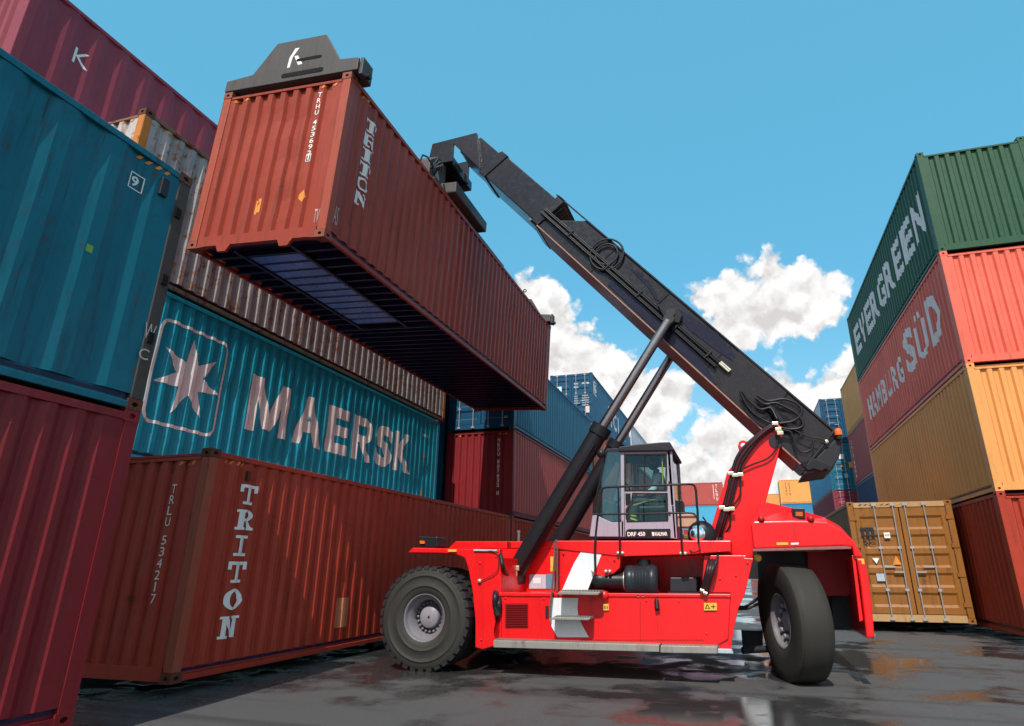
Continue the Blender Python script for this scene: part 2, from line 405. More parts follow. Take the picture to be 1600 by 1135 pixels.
def panel_mesh(key, length, z0, z1, pitch, depth, margin, nz, dent=0):
    k = (key, length, round(z1, 3), pitch, depth, nz, dent)
    if k in CACHE: return CACHE[k]
    pts = corr_pts(length, pitch, depth, margin, key == 'end'); vs = []; fs = []
    rnd = random.Random(int(dent*1000)+int(length*10)); cols = len(pts)
    dents = [(rnd.uniform(.5, length-.5), rnd.uniform(z0+.3, z1-.3), rnd.uniform(.12, .38), rnd.uniform(.01, .03)*(1 if rnd.random() < .8 else -1)) for _ in range(int(dent*60))]
    for i, (u, d) in enumerate(pts):
        for j in range(nz+1):
            z = z0+(z1-z0)*j/nz; e = 0; du = 0
            for (du_, dz_, r, a) in dents:
                q = ((u-du_)**2+(z-dz_)**2)/(r*r)
                if q < 4: e += a*math.exp(-q*1.5); du += a*.5*math.exp(-q*2)
            if 0 < i < cols-1 and 0 < j < nz: e += dent*.012*math.sin(u*1.7+z*2.1)*math.sin(u*.7-z)
            vs.append((u, -(d+max(-.012, e)), z))   # local: u along, -depth inward
    for i in range(cols-1):
        for j in range(nz): a = i*(nz+1)+j; fs.append((a, a+nz+1, a+nz+2, a+1))
    CACHE[k] = (vs, fs, Prof(pts, vs, z0, z1, nz)); return CACHE[k]

OUTX = W2-.014     # plane of outer ridge of side panels
OUTY = .022        # inset of end panel
class Container:
    def __init__(s, label, mat, loc, rot=(0, 0, 0), L=12.19, H=2.896, ends=('panel', 'panel'), detail=1, side_mats=None, cat='container', group=None,
                 post_mat=None, cast_mat=None, dent=.0, beams=False, bars=(.28, .80), rail_mat=None, end_mats=None, pitch=.278, name='shipping_container', marks=True):
        s.L, s.H = L, H; s.mat = mat; s.bars = bars
        t = s.t = thing(name, label, cat, loc, rot, group)
        rail = rail_mat or mat; post = post_mat or mat; cm = cast_mat or mat
        nz = {0: 1, 1: 2, 2: 14}[detail]
        s.pts = {}
        zb, zt = .165, H-.105
        # sides
        for side, sg in (('right', 1), ('left', -1)):
            vs, fs, pts = panel_mesh('side', L, zb, zt, pitch, .036, .30, nz, dent)
            mb = MB(); mb.keep = True
            vv = [(sg*(OUTX+y), u, z) for u, y, z in vs]
            mb.add(vv, fs if sg > 0 else [tuple(reversed(f)) for f in fs])
            mm = (side_mats or {}).get(side, mat)
            o = mb.build('side_panel', mm, t); s.pts[side] = pts
        # ends
        for end, kind in (('near', ends[0]), ('far', ends[1])):
            em = (end_mats or {}).get(end, mat)
            if kind == 'panel':
                vs, fs, pts = panel_mesh('end', 2*W2-.30, zb+.02, H-.15, .25, .052, .10, nz, dent*.35)
                mb = MB(); mb.keep = True
                if end == 'near': mb.add([(u-W2+.15, OUTY-y, z) for u, y, z in vs], fs)
                else: mb.add([(u-W2+.15, L-OUTY+y, z) for u, y, z in vs], [tuple(reversed(f)) for f in fs])
                mb.build('end_panel', em, t); s.pts[end] = pts
            else: s.doors(end, em, detail); s.pts[end] = None
        # roof and floor
        MB().box((-W2+.03, .12, H-.075), (W2-.03, L-.03, H-.04)).build('roof_panel', mat, t)
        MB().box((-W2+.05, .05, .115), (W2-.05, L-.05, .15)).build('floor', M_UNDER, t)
        # posts
        for sx in (1, -1):
            for e in (0, 1):
                y0, y1 = (.0, .16) if e == 0 else (L-.16, L)
                a, b = (W2-.15, W2-.003) if sx > 0 else (-W2+.003, -W2+.15)
                mb = MB().box((a, y0+.004, .118), (b, y1-.004, H-.118)); mb.build('corner_post', post, t, bevel=.012 if detail == 2 else 0)
        # rails
        for sx in (1, -1):
            a, b = sorted((sx*(W2-.075), sx*(W2-.002)))
            MB().box((a, .178, H-.105), (b, L-.178, H-.03)).build('top_rail', rail, t, bevel=.006 if detail == 2 else 0)
            a, b = sorted((sx*(W2-.06), sx*(W2-.004)))
            c0, c1 = sorted((sx*(W2-.09), sx*(W2-.055)))
            mb = MB().box((a, .178, .015), (b, L-.178, .085)).box((c0, .178, .085), (c1, L-.178, .19))
            mb.build('bottom_rail', rail, t, bevel=.006 if detail == 2 else 0)
        for e, y0, y1 in (('n', .012, .1), ('f', L-.1, L-.012)):
            top = ends[0 if e == 'n' else 1]
            MB().box((-W2+.165, y0, H-.15), (W2-.165, y1, H-.105 if top == 'panel' else H-.02)).build('end_rail', rail, t)
            MB().box((-W2+.165, y0, .02), (W2-.165, y1, .185)).build('end_rail', rail, t)
        # castings
        me = casting_mesh()
        key = ('castmat', cm.name)
        if key not in CACHE:
            m2 = me.copy(); m2.materials.append(cm); CACHE[key] = m2
        for sx in (1, -1):
            for e in (0, 1):
                for z in (0, 1):
                    o = link(bpy.data.objects.new('corner_casting', CACHE[key])); o.parent = t
                    o.location = (sx*W2, 0 if e == 0 else L, H if z else 0); o.scale = (sx, 1 if e == 0 else -1, 1 if z else -1)
        if beams:
            src = None
            for i in range(40):
                y = .45+i*(L-.9)/39
                if src is None:
                    src = MB().box((-W2+.062, -.022, .02), (W2-.062, .022, .114)).build('cross_member', M_UNDER, t); src.location.y = y
                else: share(src, t, loc=(0, y, 0))
            # gooseneck tunnel: plates between the near-end beams, blue standing in for reflected sky
            for sx in (-1, 1):
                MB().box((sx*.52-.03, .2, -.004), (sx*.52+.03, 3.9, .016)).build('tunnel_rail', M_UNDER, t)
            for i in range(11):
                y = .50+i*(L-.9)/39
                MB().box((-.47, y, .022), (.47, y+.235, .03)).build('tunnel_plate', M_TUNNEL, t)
            MB().box((-W2+.07, 3.92, .0), (W2-.07, 3.98, .02)).build('tunnel_rail', M_UNDER, t)
            for sx in (-1, 1):
                x = sx*.55
                MB().prism([(x-.14, .004, .03), (x+.14, .004, .03), (x+.06, .004, -.09), (x-.08, .004, -.09)], [(x-.14, .05, .03), (x+.14, .05, .03), (x+.06, .05, -.09), (x-.08, .05, -.09)]).build('tunnel_tab', mat, t)
                # gusset next to the bottom casting
                xc = sx*(W2-.165)
                MB().prism([(xc, .006, .02), (xc-sx*.2, .006, .02), (xc, .006, -.0)], [(xc, .1, .02), (xc-sx*.2, .1, .02), (xc, .1, -.0)]).build('corner_gusset', mat, t)
        if marks and detail == 2:
            # orange height marks beside the top corners
            for face in ('right', 'near'):
                for end in (0, 1):
                    if face == 'near' and kind_is_door(ends[0]): continue
                    base = -W2+.22 if face == 'near' else .28
                    polys = []
                    for k in range(3 if face == 'near' else 4):
                        u = base+k*.11 if end == 0 else ((W2-.22 if face == 'near' else L-.28)-k*.11-.1)
                        polys.append([(u, 0), (u+.045, 0), (u+.09, .055), (u+.045, .055)])
                    s.put(poly_flat(polys), face, H-.165 if face == 'right' else H-.215, L_ORNG, 'height_marking')
    # ------------- doors (near end unless 'far')
    def doors(s, end, mat, detail):
        t, L, H = s.t, s.L, s.H
        sg = 1 if end == 'near' else -1
        yb = 0 if end == 'near' else L
        def Y(y): return yb+sg*y
        z0, z1 = .20, H-.16
        for sx in (-1, 1):
            # leaf: a frame with horizontal pressed bands
            xa, xb = (.012, W2-.16)
            zs = [(z0, .0)]
            nb = 5; hh = (z1-z0-.24)/nb
            prof = [(z0, 0), (z0+.10, 0)]
            for i in range(nb):
                a = z0+.12+i*hh
                prof += [(a+.03, 0), (a+.09, .035), (a+hh-.15, .035), (a+hh-.09, 0)]
            prof += [(z1-.08, 0), (z1, 0)]
            vs = []; fs = []
            xs = [xa, xa+.10, xa+.14, xb-.14, xb-.10, xb]
            for x in xs:
                for z, d in prof:
                    dd = d if xs[2] <= x <= xs[3] else 0
                    vs.append((sx*x, Y(.028+dd), z))
            n = len(prof)
            for i in range(len(xs)-1):
                for j in range(n-1): a = i*n+j; fs.append((a, a+n, a+n+1, a+1))
            mb = MB(); mb.add(vs, fs); door = mb.build('door', mat, t)
            MB().box((min(sx*xb, sx*(xb+.012)), min(Y(.02), Y(.05)), z0), (max(sx*xb, sx*(xb+.012)), max(Y(.02), Y(.05)), z1)).build('door_seal', M_GASKET, door)
            for bx in s.bars:
                b = MB().tube([(sx*bx, Y(-.004), .06), (sx*bx, Y(-.004), H-.05)], .017, 8).build('locking_bar', M_ROD, door)
                if detail >= 1:
                    for zz in (.085, H-.085, .75, 1.75):
                        w = .045 if zz in (.75, 1.75) else .055
                        MB().box((sx*bx-w, min(Y(-.02), Y(.022)), zz-.03), (sx*bx+w, max(Y(-.02), Y(.022)), zz+.03)).build('bar_bracket', M_ROD, b)
                    hx = bx+(.22 if bx < .5 else -.26)
                    MB().box((min(sx*bx, sx*hx), min(Y(-.03), Y(-.018)), 1.15 if bx < .5 else 1.28), (max(sx*bx, sx*hx), max(Y(-.03), Y(-.018)), 1.185 if bx < .5 else 1.315)).build('door_handle', M_ROD, b)
            if detail >= 1:
                for k in range(4):
                    zz = .42+k*(H-.84)/3
                    MB().box((min(sx*(W2-.19), sx*(W2-.02)), min(Y(-.012), Y(.02)), zz-.05), (max(sx*(W2-.19), sx*(W2-.02)), max(Y(-.012), Y(.02)), zz+.05)).build('hinge', mat, door)
    # ------------- lay a flat 2d mesh on a face, following its corrugation
    def put(s, bm, face, dz, mat, name='lettering', off=.003, rail=False, lift=0, parent=None):
        if pts_dent(s, face): off += .003
        pts = s.pts.get(face)
        L = s.L
        def conv(u):   # face coordinate (as written, left to right) -> panel coordinate
            return L-u if face == 'left' else (u+W2-.15 if face == 'near' else u)
        if pts and not rail:
            xs = [v.co.x for v in bm.verts]; a, b = min(xs), max(xs)
            for q, _ in pts:
                uu = L-q if face == 'left' else (q-W2+.15 if face == 'near' else q)
                if a < uu < b:
                    g = bm.verts[:]+bm.edges[:]+bm.faces[:]
                    bmesh.ops.bisect_plane(bm, geom=g, plane_co=(uu, 0, 0), plane_no=(1, 0, 0), dist=1e-5)
            if pts.nz > 2:
                zs = [v.co.y for v in bm.verts]; a, b = min(zs), max(zs)
                for j in range(1, pts.nz):
                    zz = pts.z0+(pts.z1-pts.z0)*j/pts.nz-dz
                    if a < zz < b:
                        g = bm.verts[:]+bm.edges[:]+bm.faces[:]
                        bmesh.ops.bisect_plane(bm, geom=g, plane_co=(0, zz, 0), plane_no=(0, 1, 0), dist=1e-5)
        for v in bm.verts:
            u, z, k = v.co.x, v.co.y+dz, v.co.z
            d = (pts.at(conv(u), z) if pts and not rail else 0)-off-k-lift
            if face == 'right': v.co = (OUTX-d+(.012 if rail else 0), u, z)
            elif face == 'left': v.co = (-OUTX+d-(.012 if rail else 0), L-u, z)
            elif face == 'near': v.co = (u, (OUTY if pts or rail else .026)+d-(.01 if rail else 0), z)
        me = bpy.data.meshes.new(name); bm.to_mesh(me); bm.free(); me.materials.append(mat)
        o = link(bpy.data.objects.new(name, me)); o.parent = parent or s.t
        return o
    def text(s, txt, face, u0, z0, w, h, mat=None, bold=.012, name='lettering', lift=0):
        if txt in ('U', 'Ü'):
            k = .78 if txt == 'Ü' else 1
            ps = [rect(0, .38*k, .25, k), rect(.75, .38*k, 1, k)]+ring(.5, .40*k, .5, .40*k, .25, .17*k, 12, 180, 360)
            if txt == 'Ü': ps += [rect(.18, .86, .40, 1), rect(.60, .86, .82, 1)]
            return s.put(fit(poly_bm(ps), u0, z0, w, h), face, 0, mat or L_WHITE, name, lift=lift)
        return s.put(fit(glyph_bm(txt, bold), u0, z0, w, h), face, 0, mat or L_WHITE, name, lift=lift)
    def stack_text(s, txt, face, u0, ztop, w, h, gap, mat=None, slab=False, bold=.02):
        full = bmesh.new(); z = ztop
        for ch in txt:
            if ch == ' ': z -= h*.8; continue
            b = poly_bm(SLAB[ch]) if slab else glyph_bm(ch, bold)
            ww = w*(.75 if ch == 'I' and slab else (.3 if ch in 'I1' else 1))
            fit(b, u0+(w-ww)/2, z-h, ww, h)
            me = bpy.data.meshes.new('x'); b.to_mesh(me); b.free(); full.from_mesh(me); bpy.data.meshes.remove(me)
            z -= h+gap
        return s.put(full, face, 0, mat or L_WHITE, 'lettering')
def pts_dent(s, face): return bool(s.pts.get(face)) and s.pts[face].nz > 2
def kind_is_door(k): return k == 'doors'
def poly_flat(polys):
    bm = bmesh.new()
    for p in polys: bm.faces.new([bm.verts.new((x, y, 0)) for x, y in p])
    return bm

# ------------------------------------------------------------------ ground
def build_ground():
    m = bpy.data.materials.new('wet_concrete'); m.use_nodes = True; t = NT(m.node_tree)
    tc = t.n('ShaderNodeTexCoord').outputs['Object']
    big = t.noise(tc, .22, 5, .55); mid = t.noise(tc, 1.3, 6, .6); fine = t.noise(tc, 45, 4, .7); agg = t.noise(tc, 160, 2, .6)
    wet = t.ramp(t.m('ADD', t.m('MULTIPLY', big, .7), t.m('MULTIPLY', mid, .35)), .47, .56)
    c = t.mix(fine, (.05, .047, .045), (.105, .10, .095)); c = t.mix(t.m('MULTIPLY', t.ramp(agg, .55, .75), .4), c, (.18, .17, .165))
    c = t.mix(t.m('MULTIPLY', t.ramp(mid, .5, .7), .5), c, (.08, .074, .068))
    c = t.mix(t.m('MULTIPLY', wet, .75), c, (.03, .028, .028))
    vc = t.n('ShaderNodeTexVoronoi', feature='DISTANCE_TO_EDGE'); t.set(vc.inputs['Vector'], t.v('ADD', tc, t.n('ShaderNodeTexNoise').outputs[1])); vc.inputs['Scale'].default_value = .45
    crack = t.ramp(t.m('ADD', vc.outputs[0], t.m('MULTIPLY', mid, .02)), .022, .010)
    c = t.mix(t.m('MULTIPLY', crack, .0), c, (.02, .018, .016))
    mt = t.n('ShaderNodeMapping'); t.set(mt.inputs[0], tc); mt.inputs[3].default_value = (.10, 2.2, 1); mt.inputs[2].default_value = (0, 0, .06)
    c = t.mix(t.m('MULTIPLY', t.ramp(t.noise(mt.outputs[0], 1, 3, .5), .56, .64), .55), c, (.030, .028, .028))
    b = t.n('ShaderNodeBsdfPrincipled'); t.set(b.inputs['Base Color'], c)
    t.set(b.inputs['Roughness'], t.m('ADD', t.m('MULTIPLY', t.m('SUBTRACT', 1, wet), .6), .05))
    bp = t.n('ShaderNodeBump'); bp.inputs['Distance'].default_value = .012
    t.set(bp.inputs['Strength'], t.m('ADD', t.m('MULTIPLY', t.m('SUBTRACT', 1, wet), .7), .06))
    t.set(bp.inputs['Height'], t.m('ADD', fine, t.m('MULTIPLY', mid, 2)))
    t.nt.links.new(bp.outputs[0], b.inputs['Normal'])
    o = t.n('ShaderNodeOutputMaterial'); t.nt.links.new(b.outputs[0], o.inputs[0])
    g = MB().add([(-900, -900, 0), (900, -900, 0), (900, 900, 0), (-900, 900, 0)], [(0, 1, 2, 3)]).build('ground', m)
    g['kind'] = 'structure'
build_ground()

# ------------------------------------------------------------------ stacks of containers
Z = [.15, 3.05, 5.95, 8.85]
D = ('doors', 'panel'); PP = ('panel', 'panel')
G_L, G_R, G_B = 'containers stacked on the left', 'containers stacked on the right', 'containers across the far end of the yard'
def xr(x): return x-W2
def xl(x): return x+W2

# nearest left column
deep = Container('deep blue-green container with the boxed number 9, nearest at the left edge', C_DTEAL, (xr(-5.97), -7.19, Z[1]), detail=2, group=G_L,
                 post_mat=paint('grimy_post', (.060, .048, .042), .7, .5, .8, rustcol=(.16, .05, .02)), cast_mat=M_CAST, dent=.25, pitch=.56)
y9 = 12.19-.69
deep.text('9', 'right', 4.31+7.19-.005, 5.44-Z[1], .085, .12, bold=.02)
deep.put(poly_flat([rect(11.47, 5.40-Z[1], 11.64, 5.412-Z[1]), rect(11.47, 5.588-Z[1], 11.64, 5.60-Z[1]), rect(11.47, 5.40-Z[1], 11.482, 5.60-Z[1]), rect(11.628, 5.40-Z[1], 11.64, 5.60-Z[1])]), 'right', 0, L_WHITE)
MB().box((OUTX-.03, 11.80, 2.45), (OUTX+.035, 11.90, 2.68)).build('vent_cover', M_DARK, deep.t, bevel=.01)
for yy, zz in ((12.05, 2.3), (12.07, 1.45), (12.06, .75)):
    MB().box((W2-.003, yy, zz), (W2+.02, yy+.07, zz+.12)).build('post_slot', M_HOLE, deep.t)
deep.put(poly_flat([rect(11.2, 1.42, 11.27, 1.5)]), 'right', 0, L_GRN, 'sticker')
deep.text('W', 'right', 12.0, .78, .14, .18, L_CHALK, .0, 'chalk_mark', lift=.02); deep.text('C', 'right', 12.0, .55, .12, .12, L_CHALK, .0, 'chalk_mark', lift=.02)
Container('dark rust container under the deep blue-green one at the left edge', C_MAR, (xr(-5.97), -7.19, Z[0]), detail=1, group=G_L)

# kiln red container with the white lettering
tri = Container('kiln red container lettered TRITON, on the ground in front of the sea-blue one', C_RED, (xr(-6.83), 6.89, Z[0]), detail=2, group=G_L, dent=.12, cast_mat=M_CAST,
                post_mat=paint('scuffed_red_post', (.32, .07, .035), .5, .3, .5))
tri.stack_text('TRITON', 'right', .70, 2.49, .33, .28, .075, slab=True)
tri.stack_text('TRLU 534217', 'near', .648, 2.42, .08, .115, .03, bold=.0)
tri.put(poly_flat([rect(3.33, .36, 3.75, .84)]), 'right', 0, worn_letter('orange_primer_patch', (.62, .20, .09), .2), 'paint_patch')
MB().box((OUTX-.03, .74, 2.54), (OUTX+.03, .80, 2.68)).build('vent_cover', M_CAST, tri.t, bevel=.008)
tri.text('TCLU', 'right', 11.55, .95, .10, .5, L_CHALK, 0); 

# stack behind it
mk = Container('sea-blue container lettered MAERSK with a white seven-pointed star in a rounded square', C_TEAL, (xr(-8.95), 5.9, Z[1]+.012), detail=2, group=G_L, dent=.8, cast_mat=M_CAST)
zo = Z[1]+.012; yo = 5.9
def star(cx, cy, r1, r2, n=7, rot=8):
    pts = []
    for k in range(2*n):
        r = r1 if k % 2 == 0 else r2; a = R(90-rot)+math.pi*k/n
        pts.append((cx+r*math.cos(a), cy+r*math.sin(a)))
    return [[(cx, cy), pts[k], pts[(k+1) % (2*n)]] for k in range(2*n)]
mk.put(poly_flat(star(8.30-yo, 4.60-zo, .72, .29, rot=-4)), 'right', 0, L_WORN, 'star_emblem')
def rrect(x0, y0, x1, y1, r, th):
    def path(x0, y0, x1, y1, r):
        out = []
        for cx, cy, a in ((x1-r, y1-r, 0), (x0+r, y1-r, 90), (x0+r, y0+r, 180), (x1-r, y0+r, 270)):
            out += ell(cx, cy, r, r, a, a+90, 6)
        return out
    o = path(x0, y0, x1, y1, r); i = path(x0+th, y0+th, x1-th, y1-th, r-th*.7); n = len(o)
    return [[o[k], o[(k+1) % n], i[(k+1) % n], i[k]] for k in range(n)]
mk.put(poly_flat(rrect(7.50-yo, 3.70-zo, 9.06-yo, 5.50-zo, .20, .055)), 'right', 0, L_WORN, 'emblem_outline')
lx = 9.74-yo; wid = (16.50-9.74)
adv = [1.28, 1.10, .92, 1.0, .93, 1.0]
xx = lx; tot = sum(adv)
for ch, a in zip('MAERSK', adv):
    w = a/tot*wid
    if ch == 'M': mk.put(fit(poly_bm([rect(0, 0, .2, 1), rect(.8, 0, 1, 1), [(.02, 1), (.27, 1), (.60, .08), (.40, .08)], [(.98, 1), (.73, 1), (.40, .08), (.60, .08)]]), xx, 4.02-zo, w*.88, 1.10), 'right', 0, L_WORN)
    elif ch == 'R': mk.put(fit(poly_bm([rect(0, 0, .27, 1), rect(.25, .80, .62, 1), rect(.25, .40, .62, .58), [(.36, .42), (.66, .42), (1.0, 0), (.70, 0)]]+ring(.60, .70, .38, .30, .24, .18, 12, -90, 90)), xx, 4.02-zo, w*.86, 1.10), 'right', 0, L_WORN)
    else: mk.text(ch, 'right', xx, 4.02-zo, w*.86, 1.10, L_WORN, .045)
    xx += w
mk.text('MRKU 284', 'right', 11.15, 2.2, .34, .09, L_WORN, .0)
mk.put(poly_flat([[(11.2, 1.55), (11.34, 1.55), (11.27, 1.72)], rect(11.2, .42, 11.3, .58)]), 'right', 0, worn_letter('rust_label', (.25, .14, .08), .4), 'label_plate')
Container('rust red container on the ground behind the kiln red one', C_RED, (xr(-9.32), 5.9, Z[0]), detail=0, group=G_L)

bg = Container('weathered grey-beige container with a rusty orange corner, on top of the sea-blue one', C_BEIGE, (xr(-9.05), 6.42, 6.03), detail=2, group=G_L, dent=.35,
               post_mat=M_RUSTY, rail_mat=paint('shadowed_rusty_rail', (.20, .115, .075), .7, .7, .5), cast_mat=M_CAST)  # rail's dark brown also holds the shadow above the sea-blue container
bg.text('M', 'near', .6, 2.3, .16, .22, worn_letter('grey_scribble', (.08, .07, .07), 0), .0, 'scribble')
plum = Container('plum container on the topmost level at the upper left corner', C_PURP, (xr(-11.5), 5.6, 9.0), detail=1, group=G_L, pitch=.56)
plum.text('K', 'right', .95, 1.75, .3, .35, bold=.0)
for i, nm in enumerate(('lowest', 'second lowest', 'third lowest')):
    Container('hidden dull red container, %s in the column under the plum one' % nm, C_MAR, (xr(-11.78 if i == 0 else -11.5), 5.6, [.15, 3.1, 6.05][i]), detail=0, group=G_L)

# block at the far end of the left row
YB = 19.62
Container('kiln red container with a white T mark at the foot of the second left stack', C_RED, (xr(-6.97), YB, Z[0]), detail=1, group=G_L).put(
    poly_flat([rect(.55, 2.42, .95, 2.50), rect(.70, 2.1, .82, 2.42), rect(.62, 2.1, .95, 2.17)]), 'right', 0, L_WHITE)
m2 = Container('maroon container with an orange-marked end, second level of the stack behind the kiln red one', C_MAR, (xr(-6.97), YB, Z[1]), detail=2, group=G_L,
               side_mats={'right': paint('sunlit_rose_side', (.46, .10, .085), .5, .12, .3)}, cast_mat=M_CAST)  # lighter rose stands in for sun grazing the side's ridges
m2.stack_text('MEDU 807635 0', 'near', .646, 2.55, .085, .12, .035, bold=.0)
gb = Container('grey-blue container with navy doors, directly above the maroon one', C_NAVY, (xr(-6.97), YB, Z[2]), ends=D, detail=2, group=G_L, marks=False,
               side_mats={'right': C_GBLUE, 'left': C_GBLUE})
gb.text('22', 'near', .85, .35, .14, .07)
nv = Container('navy container seen edge-on between the sea-blue and maroon ones, second level', C_NAVY, (xr(-9.53), YB-.15, Z[1]), detail=1, group=G_L)
Container('navy container above the edge-on navy one, under the hanging container', C_NAVY, (xr(-9.53), YB-.15, Z[2]), detail=1, group=G_L)
Container('dark red container at the foot of the edge-on navy stack', C_MAR, (xr(-9.53), YB-.15, Z[0]), detail=0, group=G_L)
bd = Container('blue container with closed blue doors and an adhesive notice, top of the third left stack', C_NAVY, (xr(-7.05), 32.7, Z[3]), ends=D, detail=2, group=G_L, marks=False,
               side_mats={'right': paint('lighter_blue_side', (.05, .16, .27), .5, .12, .3)}, cast_mat=M_MRED if False else None, rail_mat=C_NAVY)  # right side a lighter blue than the doors
def rows(c, x0, z, lines, h=.07):
    for k, (w, dx) in enumerate(lines): c.text('0'*1 if w == 0 else 'MAXGW 30480 KG'[:max(3, int(w*14))], 'near', x0+dx, z-k*.13, w, h, bold=.0, lift=.02)
bd.text('TGHU', 'near', .16, 2.25, .25, .10, lift=.02); bd.text('603186', 'near', .62, 2.25, .42, .10, lift=.02); bd.text('45G1', 'near', .16, 2.05, .25, .10, lift=.02)
rows(bd, .62, 1.55, [(.34, 0), (.40, 0), (.38, .0), (.40, 0), (.34, 0)]); rows(bd, .18, 1.55, [(.2, 0), (.2, 0), (.22, 0), (.2, 0)], .06)
bd.put(poly_flat([rect(.78, .62, 1.02, .98)]), 'near', 0, worn_letter('pale_notice', (.75, .55, .42), .2), 'notice', lift=.02)
bd.put(poly_flat([rect(-1.0, 1.82, -.55, 2.2)]), 'near', 0, L_WHITE, 'label_plate', lift=.02); bd.text('P', 'near', -.86, 1.88, .18, .24, L_BLACK, lift=.03)
bd.put(poly_flat(rrect(.45, 1.75, 1.25, 2.55, .08, .07)), 'right', 0, L_WHITE); bd.text('45', 'right', .62, 1.9, .45, .5)
for ch, yq in zip('HCL', (4.6, 6.2, 7.8)): bd.text(ch, 'right', yq, .9, 1.1, 1.15, bold=.03)
bd.text('LEASING', 'right', 9.1, .85, 1.5, .3)
or3 = Container('orange-red container under the blue-doored one, third left stack', C_ORED, (xr(-7.05), 32.7, Z[2]), detail=1, group=G_L)
or3.stack_text('TEX', 'right', .6, 2.5, .25, .3, .08)
Container('brown-red container on the second level of the third left stack', C_RED, (xr(-7.05), 32.7, Z[1]), detail=1, group=G_L)
Container('maroon container at the foot of the third left stack', C_MAR, (xr(-7.05), 32.7, Z[0]), detail=1, group=G_L)
pg = Container('pale grey container at the far top of the left row, seen above the cab', C_PALE, (xr(-7.05), 45.9, Z[3]), detail=1, group=G_L)
pg.text('II', 'right', 1.0, 1.6, .6, .7)
for k, (m_, nm) in enumerate(((C_RED, 'foot'), (C_NAVY, 'second level'), (C_MAR, 'third level'))):
    Container('%s container at the %s under the pale grey one' % (('rust red', 'navy', 'dark maroon')[k], nm), m_, (xr(-7.05), 45.9, Z[k]), detail=0, group=G_L)

# right-hand rows
YR = 15.98
eg = Container('dark green container lettered EVERGREEN, topmost at the right edge', C_GREEN, (xl(5.38), YR, Z[3]), detail=1, group=G_R, dent=0)
p_ = 28.17
w_ = 11.05/9
for k, ch in enumerate('EVERGREEN'):
    eg.text(ch, 'left', p_-27.35+k*w_, .95, w_*.84, 1.12, L_WORN, .04)
hb = Container('coral red container with white lettering, under the dark green one', C_HRED, (xl(5.38), YR, Z[2]), detail=1, group=G_R, dent=0)
for k, ch in enumerate('HAMBURG'):
    hb.text(ch, 'left', 1.15+k*.86, 1.05, .70, .85, L_WORN, .03)
for k, ch in enumerate('SÜD'):
    hb.text(ch, 'left', 7.5+k*1.3, 1.05, 1.1, 1.3, L_WORN, .035)
Container('tan container under the coral red one at the right edge', C_TAN, (xl(5.38), YR, Z[1]), detail=1, group=G_R)
Container('dull brown container at the foot of the right edge stack', C_RED, (xl(5.38), YR, Z[0]), detail=0, group=G_R)
YR2 = 28.35
orr = Container('plain orange container, top of the second right stack beside the dark green one', C_ORANGE, (xl(6.7), YR2, Z[3]), detail=1, group=G_R)
rs = Container('dusty rose container with small white writing, under the plain orange one', C_ROSE, (xl(6.7), YR2, Z[2]), detail=1, group=G_R)
rs.stack_text('CAIU 8394', 'left', .55, 2.5, .16, .2, .05)
Container('dark blue container under the dusty rose one', C_NAVY, (xl(6.7), YR2, Z[1]), detail=1, group=G_R)
Container('dull red container at the foot of the second right stack', C_MAR, (xl(6.7), YR2, Z[0]), detail=0, group=G_R)
YR3 = 42.7
n3 = Container('navy container with closed doors, top of the far right stack above the boom tail', C_NAVY, (xl(5.7), YR3, Z[3]), ends=D, detail=2, group=G_R, marks=False, side_mats={'left': C_PALE})  # pale left side stands in for the light falling on it
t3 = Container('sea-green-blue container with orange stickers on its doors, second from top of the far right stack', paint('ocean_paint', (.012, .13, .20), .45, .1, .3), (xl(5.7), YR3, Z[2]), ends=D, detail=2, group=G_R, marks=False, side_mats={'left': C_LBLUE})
t3.put(poly_flat([rect(-.55, 1.9, -.25, 2.2)]), 'near', 0, L_WHITE, 'label_plate', lift=.02)
t3.put(poly_flat([rect(-.05, 1.35, .35, 1.7), [(-.55, 1.4), (-.35, 1.4), (-.45, 1.6)]]), 'near', 0, L_ORNG, 'sticker', lift=.02)
t3.put(poly_flat([rect(-.4, .75, -.2, 1.0)]), 'near', 0, L_GREY, 'sticker', lift=.02)
p3 = Container('plum container with barred doors, third from top of the far right stack', C_PURP, (xl(5.7), YR3, Z[1]), ends=D, detail=2, group=G_R, marks=False)
p3.put(poly_flat([rect(-1.0, 1.2, -.4, 1.36)]), 'near', 0, L_WHITE, 'label_plate', lift=.02)
Container('dull red container at the foot of the far right stack', C_MAR, (xl(5.7), YR3, Z[0]), detail=0, group=G_R)

# mustard container on the ground at the right
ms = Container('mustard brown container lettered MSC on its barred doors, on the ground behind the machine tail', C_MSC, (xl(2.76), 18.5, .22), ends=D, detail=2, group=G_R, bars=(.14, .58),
               side_mats={'left': paint('shaded_tan_side', (.30, .20, .11), .5, .2, .5)}, marks=False, rail_mat=paint('tan_rail', (.45, .27, .12), .5, .2, .4))  # left side's tan-grey puts its shade into the colour
bx = 2.76+W2
ms.put(fit(poly_bm([rect(.04, 0, .26, .8), rect(.39, 0, .61, .8), rect(.74, 0, .96, .8), rect(0, .72, .9, 1), rect(.9, .6, .96, .94), rect(.0, 0, .3, .1), rect(.35, 0, .65, .1), rect(.7, 0, 1, .1)]), 2.99-bx, 2.25-.22, .34, .22), 'near', 0, L_BLACK, lift=.03); ms.text('SC', 'near', 3.02-bx, 2.04-.22, .29, .16, L_BLACK, .012, lift=.03)
ms.put(poly_flat([rect(2.97-bx, 2.222-.22, 3.37-bx, 2.235-.22)]), 'near', 0, L_BLACK, lift=.03)
